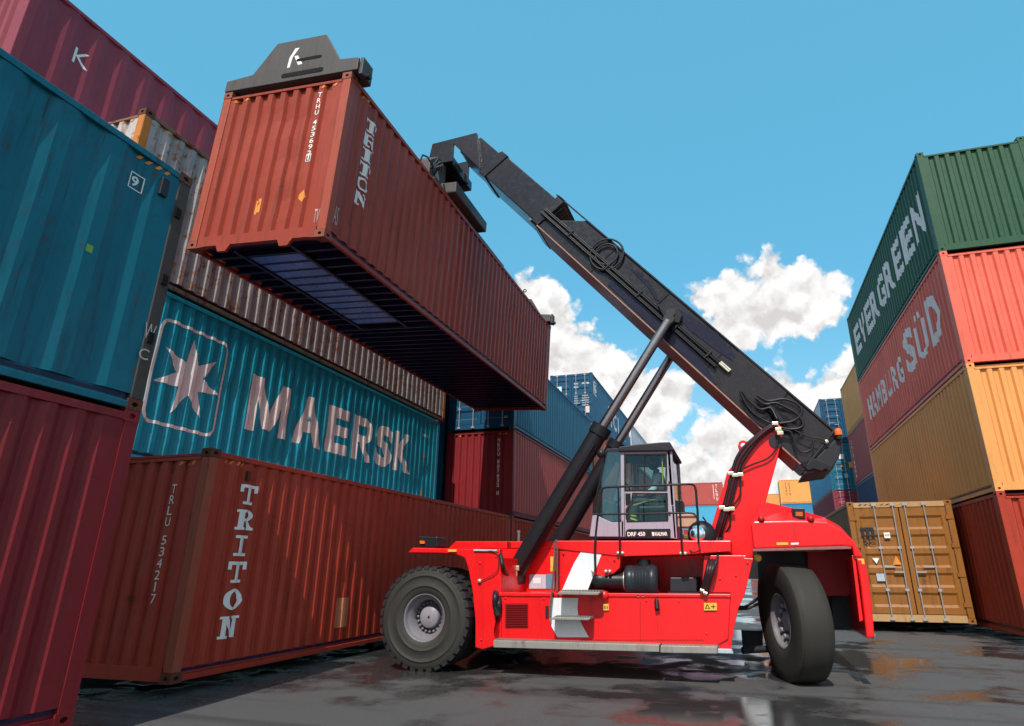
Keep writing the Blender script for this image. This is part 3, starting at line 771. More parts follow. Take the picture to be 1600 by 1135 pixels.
ms.put(poly_flat([rect(3.53-bx, 2.20-.22, 3.67-bx, 2.34-.22)]), 'near', 0, L_WHITE, 'sticker', lift=.03); ms.text('ACEP', 'near', 3.545-bx, 2.25-.22, .11, .04, L_BLACK, 0, lift=.035)
ms.put(poly_flat([[(3.17-bx, 1.50), (3.33-bx, 1.50), (3.25-bx, 1.36)]]), 'near', 0, L_WHITE, 'sticker', lift=.01)
ms.put(poly_flat([[(3.62-bx, 1.34), (3.82-bx, 1.34), (3.72-bx, 1.56)]]), 'near', 0, L_ORNG, 'sticker', lift=.01)
ms.put(poly_flat([rect(3.2-bx, .95, 3.4-bx, 1.13)]), 'near', 0, L_GREY, 'sticker', lift=.01)
ms.put(poly_flat([[(-.95+k*.13, -.005), (-.90+k*.13, -.005), (-.84+k*.13, .035), (-.89+k*.13, .035)] for k in range(8)]), 'near', 2.80, L_BLACK, 'height_marking', rail=True)
ms.put(poly_flat([[(-.55+k*.16, -.002), (-.48+k*.16, -.002), (-.41+k*.16, .033), (-.48+k*.16, .033)] for k in range(4)]), 'near', 2.80, L_ORNG, 'height_marking', rail=True, off=.006)

# rows across the end of the yard (long sides towards the camera)
def across(label, mat, x_right, y, lvl, L=12.19, detail=1):
    # a container lying along X: its local 'right' side faces the camera
    return Container(label, mat, (x_right-L, y+W2, Z[lvl]), rot=(0, 0, R(-90)), L=L, detail=detail, group=G_B)
a1 = across('rose red container at the end of the yard, top level seen right of the cab', paint('rose_red_paint', (.42, .08, .065), .5, .06, .2), -1.57, 84, 3)
a1.stack_text('TLNU', 'right', 11.3, 2.6, .22, .42, .1); a1.put(poly_flat([rect(11.0, .8, 11.06, 2.6)]), 'right', 0, L_WHITE)
across('light blue container at the end of the yard, under the rose red one', C_LBLUE, -1.57, 84, 2)
across('kiln red container at the end of the yard, second level under the light blue one', C_RED, -1.57, 84, 1)
across('navy container at the end of the yard, ground level under the light blue one', C_NAVY, -1.57, 84, 0)
a5 = across('orange container at the end of the yard between the tower and the plum doors', C_ORANGE, 5.2+12.19, 84, 3)
a5.stack_text('TGHU', 'right', .7, 2.5, .16, .3, .1, mat=L_BLACK); a5.stack_text('2215', 'right', 1.1, 2.5, .16, .3, .1, mat=L_BLACK)
across('mid blue container at the end of the yard, under the orange one', C_BLUE, 5.2+12.19, 84, 2)
across('navy container at the end of the yard, second level under the mid blue one', C_NAVY, 5.2+12.19, 84, 1)
across('maroon container at the end of the yard, ground level under the mid blue one', C_MAR, 5.2+12.19, 84, 0)
across('small distant tan container peeping out left of the orange one', C_TAN, 6.9, 100, 3, L=6.06)
for k in range(3): across('%s distant container, hidden below the small tan one' % ('kiln red', 'navy', 'maroon')[k], (C_RED, C_NAVY, C_MAR)[k], 6.9, 100, k, L=6.06, detail=0)
a9 = across('maroon container at the end of the yard, top level behind the boom cylinders', C_MAR, -14.6, 84, 2)
across('grey-blue container at the end of the yard, second level behind the left stacks', C_GBLUE, -14.6, 84, 1)
across('rust red container at the end of the yard, ground level behind the left stacks', C_RED, -14.6, 84, 0)

# ------------------------------------------------------------------ the container in the air
SPOS = Vector((-6.561, 6.695, 4.567+CAMZ)); SROT = (R(1.193), R(3.191), R(1.169))
def eul():
    a, b, c = R(1.169), R(1.193), R(3.191)
    m = Matrix.Rotation(a, 3, 'Z') @ Matrix.Rotation(b, 3, 'X') @ Matrix.Rotation(c, 3, 'Y')
    return m
SE = eul().to_euler('XYZ')
su = Container('brick red container hanging in the air under the spreader', C_SUSP, SPOS, rot=SE, detail=2, dent=.35, beams=True, name='shipping_container',
               cast_mat=paint('brick_casting', (.26, .07, .04), .55, .4, .4), post_mat=paint('brick_post', (.36, .065, .035), .5, .2, .5))
su.stack_text('TRITON', 'right', .60, 2.52, .34, .23, .042, slab=True)
su.stack_text('TRHU 453692 ', 'near', .650, 2.60, .070, .088, .024, bold=.012)
su.stack_text('1', 'near', .652, 1.44, .066, .09, .02); su.put(poly_flat([rect(.641, 1.325, .729, 1.335), rect(.641, 1.455, .729, 1.465), rect(.641, 1.325, .650, 1.465), rect(.720, 1.325, .729, 1.465)]), 'near', 0, L_WHITE)
su.put(poly_flat([rect(-.17, .53, -.03, .77)]), 'near', 0, L_ORNG, 'sticker'); su.text('TEX', 'near', -.15, .66, .1, .06, L_BLACK, 0, lift=.004)
su.put(poly_flat([[(.60, .72), (.72, .62), (.75, .72), (.72, .83)]]), 'near', 0, L_ORNG, 'sticker')
su.text('TVE', 'near', .98, .25, .12, .22, L_CHALK, 0, 'chalk_mark'); su.text('KAS', 'right', .10, .30, .16, .30, L_CHALK, 0, 'chalk_mark')

# spreader on top of it (same frame as the container)
H = 2.896
sp = thing('spreader', 'dark grey telescopic spreader locked onto the roof of the hanging container', 'spreader', SPOS, SE)
for sy, nm in ((0, 'near'), (1, 'far')):
    y0 = .0 if sy == 0 else 12.19-.42; y1 = y0+.42
    yf = y0 if sy == 0 else y1
    # end beam: lower box with a slot opening, trapezoid plate above
    zb, zt = H+.03, H+.24
    fr = [(-1.235, zb), (1.30, zb), (1.30, zt+.02), (.95, zt+.05), (.60, zt+.62), (-.35, zt+.62), (-.72, zt+.05), (-1.235, zt)]
    MB().prism([(x, y0-.0, z) for x, z in fr], [(x, y0+.05, z) for x, z in fr]).build('end_plate', M_SPREAD, sp, bevel=.008)
    MB().box((-1.235, y0+.05, zb), (1.30, y1, zt-.02)).build('end_beam', M_SPREAD, sp, bevel=.01)
    # recessed slot (a dark pocket standing on the plate)
    def slot(cx, cz, hw, hh): return ell(cx+hw-hh, cz, hh, hh, -90, 90, 8)+ell(cx-hw+hh, cz, hh, hh, 90, 270, 8)
    for (cx, cz, hw, hh) in ((.27, H+.145, .40, .045), (.35, H+.42, .24, .03)):
        pts = slot(cx, cz, hw, hh)
        yy = yf-.004 if sy == 0 else yf+.004
        MB().prism([(x, yy, z) for x, z in pts], [(x, yf+(.02 if sy == 0 else -.02), z) for x, z in pts]).build('slot', M_HOLE, sp)
    for sx in (-1, 1):
        MB().box((sx*1.14-.09, y0+.05, H-.0), (sx*1.14+.09, y0+.2, H+.03)).build('twist_lock', M_DARK, sp)
    MB().box((1.30, y0+.05, H-.02), (1.36, y0+.33, H+.30)).build('guide_flap', M_SPREAD, sp, bevel=.01)
    MB().tube([(1.36, y0+.19, H+.02), (1.43, y0+.19, H+.02)], .05, 12).build('guide_roller', M_DARK, sp)
# pale swoosh emblem on the near plate
zc = H+.30
MB().add([(-.05, -.003, zc), (.0, -.003, zc), (.02, -.003, zc+.2), (.12, -.003, zc+.38), (.04, -.003, zc+.38), (-.04, -.003, zc+.2)], [(0, 1, 2, 3, 4, 5)]).build('emblem', L_WHITE, sp)
MB().add([(.16, -.003, zc+.02), (.24, -.003, zc+.03), (.12, -.003, zc+.22), (.05, -.003, zc+.22)], [(0, 1, 2, 3)]).build('emblem', L_WHITE, sp)
for sx in (-.45, .2):
    MB().box((sx, .42, H+.06), (sx+.28, 11.77, H+.30)).build('telescopic_beam', M_SPREAD, sp, bevel=.01)
MB().box((-.75, 3.9, H+.05), (.75, 8.6, H+.62)).build('main_frame', M_SPREAD, sp, bevel=.03)
MB().box((-.95, 4.6, H+.62), (.95, 6.6, H+.9)).build('side_shift_frame', M_SPREAD, sp, bevel=.03)
mb = MB(); mb.lathe([(0, 0), (.62, 0), (.62, .25), (.5, .3), (.5, .5), (0, .5)], 32)
mb.v = [(x, z+5.6, y+H+.9) for x, y, z in mb.v]; mb.build('rotator_ring', M_DARK, sp)
# loops of cable along the near top edge
for k in range(3):
    a = Vector((.62, 4.2+.1*k, H+1.0+.05*k)); b = Vector((1.1, 3.3+.12*k, H+.62)); c_ = Vector((1.18, 2.9, H+.1))
    MB().tube([a+(b-a)*(i/8)+Vector((0, 0, -.10*math.sin(i/8*math.pi))) for i in range(9)]+[c_], .018, 6).build('cable', M_HOSE, sp)
MB().tube([(1.2, 3.0, H+.02), (1.2, 2.95, H+.2), (1.2, 2.7, H+.24), (1.2, 2.5, H+.15), (1.2, 2.45, H)], .018, 6).build('cable', M_HOSE, sp)
bxo = MB().prism([(.55, 4.0, H+.72), (.55, 4.8, H+.72), (.55, 4.8, H+1.45), (.55, 4.35, H+1.45), (.55, 4.0, H+1.15)], [(.05, 4.0, H+.72), (.05, 4.8, H+.72), (.05, 4.8, H+1.45), (.05, 4.35, H+1.45), (.05, 4.0, H+1.15)]).build('control_cabinet', M_SPREAD, sp, bevel=.015)
MB().add([(.556, 4.2, H+.85), (.556, 4.55, H+.85), (.556, 4.375, H+1.15)], [(0, 1, 2)]).build('warning_triangle', L_BLACK, bxo)
MB().add([(.560, 4.25, H+.88), (.560, 4.5, H+.88), (.560, 4.375, H+1.09)], [(0, 1, 2)]).build('warning_triangle', L_GREY, bxo)

# a padeye on the top rail
MB().lathe([(.03, -.01), (.055, -.01), (.055, .01), (.03, .01), (.03, -.01)], 16, (0, 0, 0)).build('lifting_ring', M_DARK, sp).location = (1.22, 9.2, H+.05)
# ------------------------------------------------------------------ the reach stacker
YN, YU, YT, YBM, YCB = 9.78, 11.12, 10.98, 11.2, 11.0     # tank plane, chassis wall, tower plate, boom side, cab side
YC = 11.72                                                # centre line
root = thing('reach_stacker', 'red reach stacker with raised charcoal boom and grey cab, holding the brick red container', 'reach stacker', (-2.3, YC, 0))
def pr(pts, y0, y1): return MB().prism([P(u, v, y0) for u, v in pts], [P(u, v, y0)+Vector((0, y1-y0, 0)) for u, v in pts])
def mir(y): return 2*YC-y
def add(mb, name, mat, parent=root, bevel=0, seg=2): return mb.build(name, mat, parent, bevel, world=True, seg=seg)
def tube_w(pts, r, name, mat, parent=root, seg=8, r1=None): return add(MB().tube(pts, r, seg, r1=r1), name, mat, parent)
def curve(pts, n=6):
    # Catmull-Rom through the points
    pts = [Vector(p) for p in pts]; q = [pts[0]*2-pts[1]]+pts+[pts[-1]*2-pts[-2]]; out = []
    for i in range(1, len(q)-2):
        for k in range(n):
            t = k/n; a, b, c, d = q[i-1], q[i], q[i+1], q[i+2]
            out.append(.5*((2*b)+(c-a)*t+(2*a-5*b+4*c-d)*t*t+(3*b-3*c+d-a)*t**3))
    return out+[pts[-1]]

# chassis
ch = pr([(745, 846), (1142, 846), (1176, 874), (1164, 928), (1154, 951), (1146, 985), (1120, 1000), (790, 994), (748, 985)], YU, mir(YU))
add(ch, 'chassis_frame', M_MRED, bevel=.02)
add(pr([(712.6, 846), (866, 846), (866, 857), (712.6, 857)], YU-.02, mir(YU-.02)), 'chassis_deck', M_MRED, bevel=.015)
# side boxes under the deck, both sides
tank = [(779, 929), (1142, 931), (1138, 1000), (1120, 1009), (771, 1001), (770, 985)]
add(pr(tank, YN, YU), 'side_tank', M_MRED, bevel=.02, seg=3)
zt = [P(u, v, YN) for u, v in tank]
add(MB().prism([Vector((p.x, mir(YN), p.z)) for p in zt], [Vector((p.x, mir(YU), p.z)) for p in zt]), 'side_tank', M_MRED, bevel=.02)
# lip along the top of the tank
add(pr([(779, 926), (1142, 928.5), (1142, 934), (779, 932)], YN-.02, YN+.25), 'tank_lip', M_MRED, bevel=.01)
# front fender plates, near side: bumper tongue, arch plate
arch = [(637, 863.6), (645, 856), (714, 857.5), (781, 858), (783, 925), (781, 1008), (771, 1010), (754, 1015), (742.5, 1012), (742.5, 968), (738, 922), (731.5, 888), (725.9, 872), (712, 866), (690, 864.5)]
add(pr(arch, YN, YN+.12), 'fender_plate', M_MRED, bevel=.012)
add(pr([(637, 863.6), (645, 856), (714, 857.5), (735, 866), (725.9, 872), (712, 866), (690, 864.5)], YN+.12, YU+.6), 'fender_top', M_MRED, bevel=.01)
add(pr([(712, 846), (792, 846), (792, 857.5), (700, 857.5)], YN+.42, YN+.62), 'deck_kerb', M_MRED, bevel=.01)
fa = [P(u, v, YN) for u, v in arch]
add(MB().prism([Vector((p.x, mir(YN), p.z)) for p in fa], [Vector((p.x, mir(YN)-.12, p.z)) for p in fa]), 'fender_plate', M_MRED, bevel=.012)
# back of the wheel house
add(pr([(748, 872), (781, 872), (781, 985), (750, 985)], YN+.12, YU), 'wheel_house', M_MRED)
# upper near panel with the pale stripe, and the deck edge beam
add(pr([(866, 857), (970, 857), (970, 870), (968, 888), (958, 897), (866, 926)], YN+.02, YU), 'upper_side_panel', M_MRED, bevel=.01)
add(pr([(866, 845), (1142, 845), (1142, 862), (1076, 866.5), (972, 870), (866, 858)], YN, YCB-.02), 'walkway_deck', M_MRED, bevel=.012)
add(MB().box(tuple(P(866, 846, YN)+Vector((0, .05, .0))), tuple(P(1118, 843.5, YN)+Vector((0, 1.1, .012)))), 'tread_plate', M_STEP) if False else None
# seams and highlights as real strips
add(pr([(868, 858.5), (948, 858.5), (948, 860), (868, 860)], YN+.01, YN+.03), 'panel_seam', M_HOLE)
# pale stripe, two pieces
st1 = [(908, 862), (941.6, 862), (930, 892), (918, 923), (878, 923), (888, 900), (897, 880)]
add(pr(st1, YN+.014, YN+.03), 'stripe', L_MARKB)
st2 = [(862, 934.5), (903.5, 934.5), (902, 950), (903.5, 962), (910, 978), (920, 996), (871, 996), (862, 980), (859, 967), (860, 950)]
add(pr(st2, YN-.026, YN-.02), 'stripe', L_MARKB)
# side step running along the bottom, two lengths with serrated top
for a, b in ((771, 1030), (1032, 1121)):
    va, vb = 1003+(a-771)*.031, 1003+(b-771)*.031
    s_ = add(pr([(a, va-2), (b, vb-3), (b, vb+8), (a, va+9)], YN-.22, YN+.02), 'side_step', M_STEP, bevel=.006)
    pa, pb = P(a, va-2, YN-.22), P(b, vb-3, YN-.22); n = int((pb.x-pa.x)/.045)
    mb = MB()
    for k in range(n):
        x = pa.x+(k+.2)*(pb.x-pa.x)/n
        mb.add([(x, YN-.21, pa.z), (x+.026, YN-.21, pa.z), (x+.013, YN-.21, pa.z+.022), (x, YN-.03, pa.z), (x+.026, YN-.03, pa.z), (x+.013, YN-.03, pa.z+.022)], [(0, 1, 2), (3, 5, 4), (0, 2, 5, 3), (1, 4, 5, 2)])
    o = add(mb, 'grip_teeth', M_STEP, s_); o['kind'] = 'stuff'
# dark underbody and axles
add(pr([(760, 992), (1110, 1000), (1100, 1012), (775, 1008)], YU+.1, mir(YU+.1)), 'belly_plate', M_DARK)
# tower: two plates either side of the boom with cross members
tower = [(1207, 659), (1219.6, 665), (1222, 682), (1216, 713), (1206, 750), (1196, 786), (1184, 815), (1178, 858), (1176, 874), (1100, 874), (1095, 862), (1105, 842), (1111, 825), (1131, 758), (1136, 738), (1148, 723), (1158, 713), (1153, 697), (1155, 690), (1161, 687.5), (1168, 690), (1184, 686)]
add(pr(tower, YT, YT+.12), 'tower_plate', M_MRED, bevel=.015)
tw = [P(u, v, YT) for u, v in tower]
add(MB().prism([Vector((p.x, mir(YT), p.z)) for p in tw], [Vector((p.x, mir(YT)-.12, p.z)) for p in tw]), 'tower_plate', M_MRED, bevel=.015)
add(pr([(1150, 760), (1185, 770), (1165, 860), (1115, 860)], YT+.12, mir(YT+.12)), 'tower_web', M_MRED)
pe = P(1161.5, 697, YT)
add(MB().lathe([(0, -.012), (.045, -.012), (.045, .0), (.0, 0)], 20, tuple(pe)), 'lug_hole', L_MARKB)
# lower leg plate at the rear of the tank and the seam lines on the tower
leg = [(1110, 868), (1160, 868), (1163, 872), (1177, 873), (1164, 928), (1154, 951), (1146, 985), (1141.5, 1017), (1122, 1016), (1131, 985), (1140, 940), (1141, 926), (1096, 926)]
add(pr(leg, YN+.03, YN+.09), 'rear_leg_plate', M_MRED, bevel=.008)
add(pr([(1100, 868), (1166, 868), (1150, 930), (1096, 930)], YN+.09, YU), 'rear_side_box', M_MRED, bevel=.01)
add(pr([(1119, 1014), (1143, 1015), (1146, 1022), (1117, 1021)], YN-.03, YN+.14), 'leg_foot', L_GREY, bevel=.008)
add(pr([(1092, 860), (1158, 860.5), (1158, 861.8), (1092, 861.3)], YN+.0, YN+.09), 'panel_seam', L_MARKB) if False else None
# recess under the deck: dark red back wall is the chassis; equipment on the tank
YA = YN+.16
ac = P(978, 907.5, YA); ac2 = P(1028.5, 907.5, YA)
rr_ = .222
can = MB(); 
L_ = ac2.x-ac.x
prof = [(0, 0), (rr_*.86, 0), (rr_*.97, .03), (rr_, .05), (rr_, .12), (rr_*.96, .13), (rr_*.96, .16), (rr_, .17), (rr_, L_-.12), (rr_*1.04, L_-.11), (rr_*1.04, L_-.05), (rr_*.9, L_), (0, L_)]
can.lathe(prof, 40); can.v = [(ac.x+y, YA+x, ac.z+z) for x, y, z in can.v]
cn = add(can, 'air_cleaner', M_FILT)
for k in range(7):
    x = ac.x+.2+k*.028 if False else ac.x+.19+k*.045
    if x < ac2.x-.14: add(MB().tube([(x, YA+math.cos(a*math.pi/12)*rr_*1.005, ac.z+math.sin(a*math.pi/12)*rr_*1.005) for a in range(25)], .006, 5), 'canister_rib', M_FILT, cn)
add(MB().tube([(ac.x-.015, YA+math.cos(a*math.pi/12)*.125, ac.z+math.sin(a*math.pi/12)*.125) for a in range(25)], .012, 6), 'hose_clamp', M_BRASS, cn)
tube_w(curve([(ac.x+.02, YA, ac.z), (ac.x-.25, YA-.02, ac.z+.0), (ac.x-.42, YA-.05, ac.z+.01), (ac.x-.50, YA+.1, ac.z+.02), (ac.x-.46, YN+.8, ac.z+.02)]), .115, 'intake_pipe', M_BLACK, seg=20)
tube_w([(ac.x+.28, YA, ac.z+.2), (ac.x+.28, YA, ac.z+.30)], .10, 'rain_cap', M_BLACK, seg=16)
add(MB().lathe([(0, 0), (.22, 0), (.2, .05), (0, .07)], 24), 'rain_cap', M_BLACK).location = Vector((ac.x+.26, YA, ac.z+.24))-root.location
tube_w([(ac2.x-.03, YA-.1, ac.z-.2), (ac2.x-.01, YA-.22, ac.z-.38)], .035, 'drain_valve', M_BLACK)
for dx in (.2, .27): add(MB().lathe([(0, -.02), (.016, -.02), (.016, .02), (0, .02)], 10, (ac.x+dx, YN-.0, P(1000, 932, YN).z)), 'bolt', M_BRASS)
add(pr([(1047, 902.5), (1088.5, 902.5), (1088.5, 925), (1047, 925)], YN+.28, YU-.1), 'battery_box', M_FILT, bevel=.012)
add(pr([(1044, 925), (1092, 925), (1092, 929), (1044, 929)], YN+.22, YU-.05), 'box_tray', M_BLACK)
add(MB().lathe([(0, -.09), (.055, -.085), (.062, -.05), (.062, .0), (.05, .03), (.05, .12)], 24, tuple(P(945, 930, YN))), 'red_filler_cap', M_MRED)
# steps with grip teeth
for (a, b, v, dv, dy) in ((870, 938, 924, 5, .30), (860, 923, 964.5, 4, .26)):
    s_ = add(pr([(a+4, v), (b, v+1.5), (b-4, v+dv+1), (a, v+dv)], YN-dy, YN+.05), 'ladder_step', M_STEP, bevel=.005)
    pa, pb = P(a+5, v, YN-dy), P(b, v+1.5, YN-dy)
    mb = MB(); n = 14
    for k in range(n):
        x = pa.x+(k+.2)*(pb.x-pa.x)/n; mb.box((x, YN-dy+.01, pa.z), (x+.022, YN-.02, pa.z+.014))
    o = add(mb, 'grip_teeth', M_STEP, s_); o['kind'] = 'stuff'
# louvre: recessed dark red grille with slats
lv = add(pr([(789, 943), (825, 943), (825, 981), (789, 981)], YN-.012, YN+.01), 'louvre', paint('louvre_red', (.30, .004, .006), .5, 0, .3))
for k in range(10):
    v = 945+k*3.6
    add(pr([(790.5, v), (823.5, v), (823.5, v+1.3), (790.5, v+1.3)], YN-.03, YN-.012), 'louvre_slat', paint('slat_red', (.20, .004, .006), .5, 0, .3), lv)
# stickers and plates
for (u0, v0, u1, v1, y, m_) in ((942, 944, 951, 954, YN, L_YEL), (1100, 942.5, 1120, 954, YN, L_YEL), (860, 870, 867.5, 893, YN-.012, L_YEL), (700, 858.8, 713, 862.4, YN, L_YEL), (852, 947, 856.5, 965, YN, L_BLACK)):
    add(pr([(u0, v0), (u1, v0), (u1, v1), (u0, v1)], y-.024, y-.0), 'sticker', m_)
add(pr([(827, 898), (853, 898), (853, 920), (827, 920)], YU-.016, YU-.001), 'data_plate', L_GREY)
add(pr([(853.5, 897.5), (866, 897), (866, 920), (853.5, 920)], YU-.016, YU-.001), 'data_plate', paint('blue_plate', (.10, .24, .36), .4, 0, .2))
add(pr([(833, 903), (845, 903), (845, 912), (833, 912)], YU-.02, YU-.016), 'plate_print', L_MARKB)
def wtext(txt, u0, v1, w_, h_, y, mat, bold=.01, parent=root, name='lettering'):
    p = P(u0, v1, y); bm = fit(glyph_bm(txt, bold), 0, 0, w_, h_)
    for v in bm.verts: v.co = Vector((p.x+v.co.x, y, p.z+v.co.y))-root.location
    me = bpy.data.meshes.new(name); bm.to_mesh(me); bm.free(); me.materials.append(mat)
    o = link(bpy.data.objects.new(name, me)); o.parent = parent; return o
# warning pictograms
def ptri(u, v, w, y, mat):
    p = P(u, v, y); add(MB().add([(p.x-w/2, y, p.z), (p.x+w/2, y, p.z), (p.x, y, p.z+w*.85)], [(0, 1, 2)]), 'pictogram', mat)
ptri(1105.5, 951.5, .075, YN-.0255, L_BLACK); ptri(1105.5, 950.6, .040, YN-.0275, L_YEL)
add(pr([(1111, 947.5), (1118, 947.5), (1118, 948.8), (1111, 948.8)], YN-.0262, YN-.0245), 'pictogram', L_BLACK)
add(pr([(1114, 945), (1115.2, 945), (1115.2, 951.5), (1114, 951.5)], YN-.0266, YN-.0245), 'pictogram', L_BLACK)
for k in range(3): add(pr([(944+k*2.2, 947), (945+k*2.2, 947), (945+k*2.2, 952), (944+k*2.2, 952)], YN-.0262, YN-.0245), 'pictogram', L_BLACK)
# handrails at the steps
HR = M_DARK
g = lambda u, v, y=YN-.10: P(u, v, y)
tube_w(curve([g(870.5, 924), g(870.5, 880), g(870.8, 852), g(869.5, 845), g(867, 850), g(866, 876), g(863, 915), g(859.5, 950), g(859, 966)]), .014, 'hand_rail', paint('scuffed_rail', (.16, .08, .07), .45, .2, .3))
# deck railing
top = curve([g(930, 893, YN-.03), g(929.8, 850, YN-.03), g(935, 800, YN-.02), g(940, 770, YN-.02), g(943, 763, YN-.02), g(950, 761.5, YN-.02)], 5)
top += [g(1000, 759.5, YN-.02), g(1040, 758, YN-.02)]
top += curve([g(1075, 756.8, YN-.02), g(1083, 758, YN), g(1087, 765, YN), g(1089, 790, YN), g(1090, 800, YN), g(1091.5, 850, YN)], 5)
rl = tube_w(top, .017, 'railing', M_BLACK)
tube_w([g(926, 804), g(1000, 803), g(1076, 801.6), g(1084, 803), g(1090, 809)], .014, 'rail_bar', M_BLACK, rl)
tube_w([g(966, 760.8), g(967, 810), g(968.6, 864, YN-.05)], .014, 'rail_post', M_BLACK, rl)
tube_w([g(1060.5, 757.5), g(1063, 810), g(1066, 866, YN-.05)], .016, 'rail_post', M_BLACK, rl)
for (u, v) in ((966, 864.5), (973, 864.5), (1064, 865), (1071, 865), (947, 893), (953, 893), (927, 893)):
    add(MB().lathe([(0, -.045), (.022, -.045), (.025, -.02), (.025, .01)], 10, tuple(P(u, v, YN))), 'bolt', M_BRASS)
# cab -------------------------------------------------------------
YCF = mir(YCB)  # far side
def frame_bar(a, b, w, y, name, mat, parent, dep=.06):
    A, B = P(*a, y), P(*b, y); d = (B-A).normalized(); n = Vector((-d.z, 0, d.x))*w/2
    return add(MB().prism([A+n, B+n, B-n, A-n], [q+Vector((0, dep, 0)) for q in (A+n, B+n, B-n, A-n)]), name, mat, parent, bevel=.008)
cabroot = add(pr([(921, 837), (1056, 840), (1056, 843), (921, 842)], YCB+.02, YCF-.02), 'cab_base', M_BLACK, bevel=.01)
def C(mb, n, m_, b=0): return mb.build(n, m_, cabroot, b)
def addc(mb, name, mat, bevel=0):
    mb.v = [tuple(Vector(p)-root.location) for p in mb.v]; return mb.build(name, mat, cabroot, bevel)
def prs(pts, y0, y1): return pr(pts, y0, y1)
for y0, y1 in ((YCB, YCB+.05), (YCF-.05, YCF)):
    def q(pts):   # same x,z for both sides, taken from the near side
        w = [P(u, v, YCB) for u, v in pts]; return MB().prism([Vector((p.x, y0, p.z)) for p in w], [Vector((p.x, y1, p.z)) for p in w])
    addc(q([(921, 838.6), (926, 803), (955, 816), (970, 816.5), (974.5, 812), (974.5, 839)]), 'lower_panel', M_CAB, .008)   # panel below the windscreen
    addc(q([(969.5, 706), (975, 706), (975.5, 839), (971, 839)]), 'door_pillar', M_CAB, .006)
    addc(q([(1041.5, 706), (1050, 703.5), (1058, 842), (1045, 841)]), 'rear_pillar', M_CAB, .008)
    addc(q([(975.5, 706), (1043, 705), (1043, 709), (975.5, 710)]), 'door_frame', M_CAB, .005)
    addc(q([(975.5, 767), (1043, 767), (1043.5, 771), (988, 770.5), (985.5, 786), (980, 792), (977.5, 796), (977.5, 812), (981, 816.5), (1042, 815), (1045, 812), (1046.5, 838), (976.5, 839), (976, 800)]), 'door_panel', M_CAB, .006)
    # rubber window surrounds
    for ring_ in ([(976, 710), (1042, 709), (1042, 768), (976, 768)], [(987.5, 771), (1043, 770.5), (1044, 815), (979, 816.5), (978, 797), (986.5, 787)]):
        w = [P(u, v, YCB) for u, v in ring_]
        cc = sum(w, Vector())/len(w)
        yy = y0-.006 if y0 == YCB else y1+.006
        inner = [cc+(p-cc)*Vector((.92, 1, .92)) if False else Vector((cc.x+(p.x-cc.x)*.93, 0, cc.z+(p.z-cc.z)*.92)) for p in w]
        mb = MB(); n = len(w)
        for k in range(n):
            a, b = w[k], w[(k+1) % n]; c_, d_ = inner[(k+1) % n], inner[k]
            pts = [Vector((a.x, yy, a.z)), Vector((b.x, yy, b.z)), Vector((c_.x, yy, c_.z)), Vector((d_.x, yy, d_.z))]
            mb.add(pts, [(0, 1, 2, 3)])
        addc(mb, 'window_seal', M_GASKET)
        addc(MB().prism([Vector((p.x, y0+.02, p.z)) for p in w], [Vector((p.x, y0+.026, p.z)) for p in w]), 'window_pane', M_GLASS)
    # windscreen side quarter
    addc(q([(947, 706), (970, 706), (970, 812), (968, 815.5), (955, 815), (928, 803), (931, 780), (940, 740)]), 'quarter_pane', M_GLASSW)
yy0, yy1 = YCB+.006, YCF-.006
# windscreen (front), curved from roof to foot
wp = [(947.5, 706), (940, 740), (931, 780), (927, 804)]
w = [P(u, v, YCB) for u, v in wp]
mb = MB()
for k in range(len(w)-1):
    a, b = w[k], w[k+1]; mb.add([(a.x, yy0, a.z), (b.x, yy0, b.z), (b.x, yy1, b.z), (a.x, yy1, a.z)], [(0, 1, 2, 3)])
addc(mb, 'windscreen', M_GLASSW)
tube_ = MB().tube([Vector((p.x, YCB, p.z)) for p in w], .016, 8); addc(tube_, 'windscreen_edge', M_GASKET)
tube_ = MB().tube([Vector((p.x, YCF, p.z)) for p in w], .016, 8); addc(tube_, 'windscreen_edge', M_GASKET)
a, b = P(927, 804, YCB), P(921, 839, YCB)
addc(MB().add([(a.x, YCB, a.z), (b.x, YCB, b.z), (b.x, YCF, b.z), (a.x, YCF, a.z)], [(0, 1, 2, 3)]), 'front_panel', M_CAB)
# rear wall of the cab (towards +x): lower panel, pillar posts, pane
a, b, c_ = P(1047, 704, YCB), P(1053, 790, YCB), P(1057, 842, YCB)
addc(MB().prism([(b.x, YCB, b.z), (c_.x, YCB, c_.z), (c_.x, YCF, c_.z), (b.x, YCF, b.z)], [(b.x-.04, YCB, b.z), (c_.x-.04, YCB, c_.z), (c_.x-.04, YCF, c_.z), (b.x-.04, YCF, b.z)]), 'rear_panel', M_CAB, .006)
addc(MB().prism([(a.x, YCB+.08, a.z-.04), (b.x, YCB+.08, b.z), (b.x, YCF-.08, b.z), (a.x, YCF-.08, a.z-.04)], [(a.x-.006, YCB+.08, a.z-.04), (b.x-.006, YCB+.08, b.z), (b.x-.006, YCF-.08, b.z), (a.x-.006, YCF-.08, a.z-.04)]), 'rear_pane', glass('rear_glass', (.72, .72, .66), .06))
for y in (YCB, YCF-.07): addc(MB().prism([(a.x, y, a.z), (b.x, y, b.z), (b.x, y+.07, b.z), (a.x, y+.07, a.z)], [(a.x-.05, y, a.z), (b.x-.05, y, b.z), (b.x-.05, y+.07, b.z), (a.x-.05, y+.07, a.z)]), 'corner_pillar', M_CAB, .006)
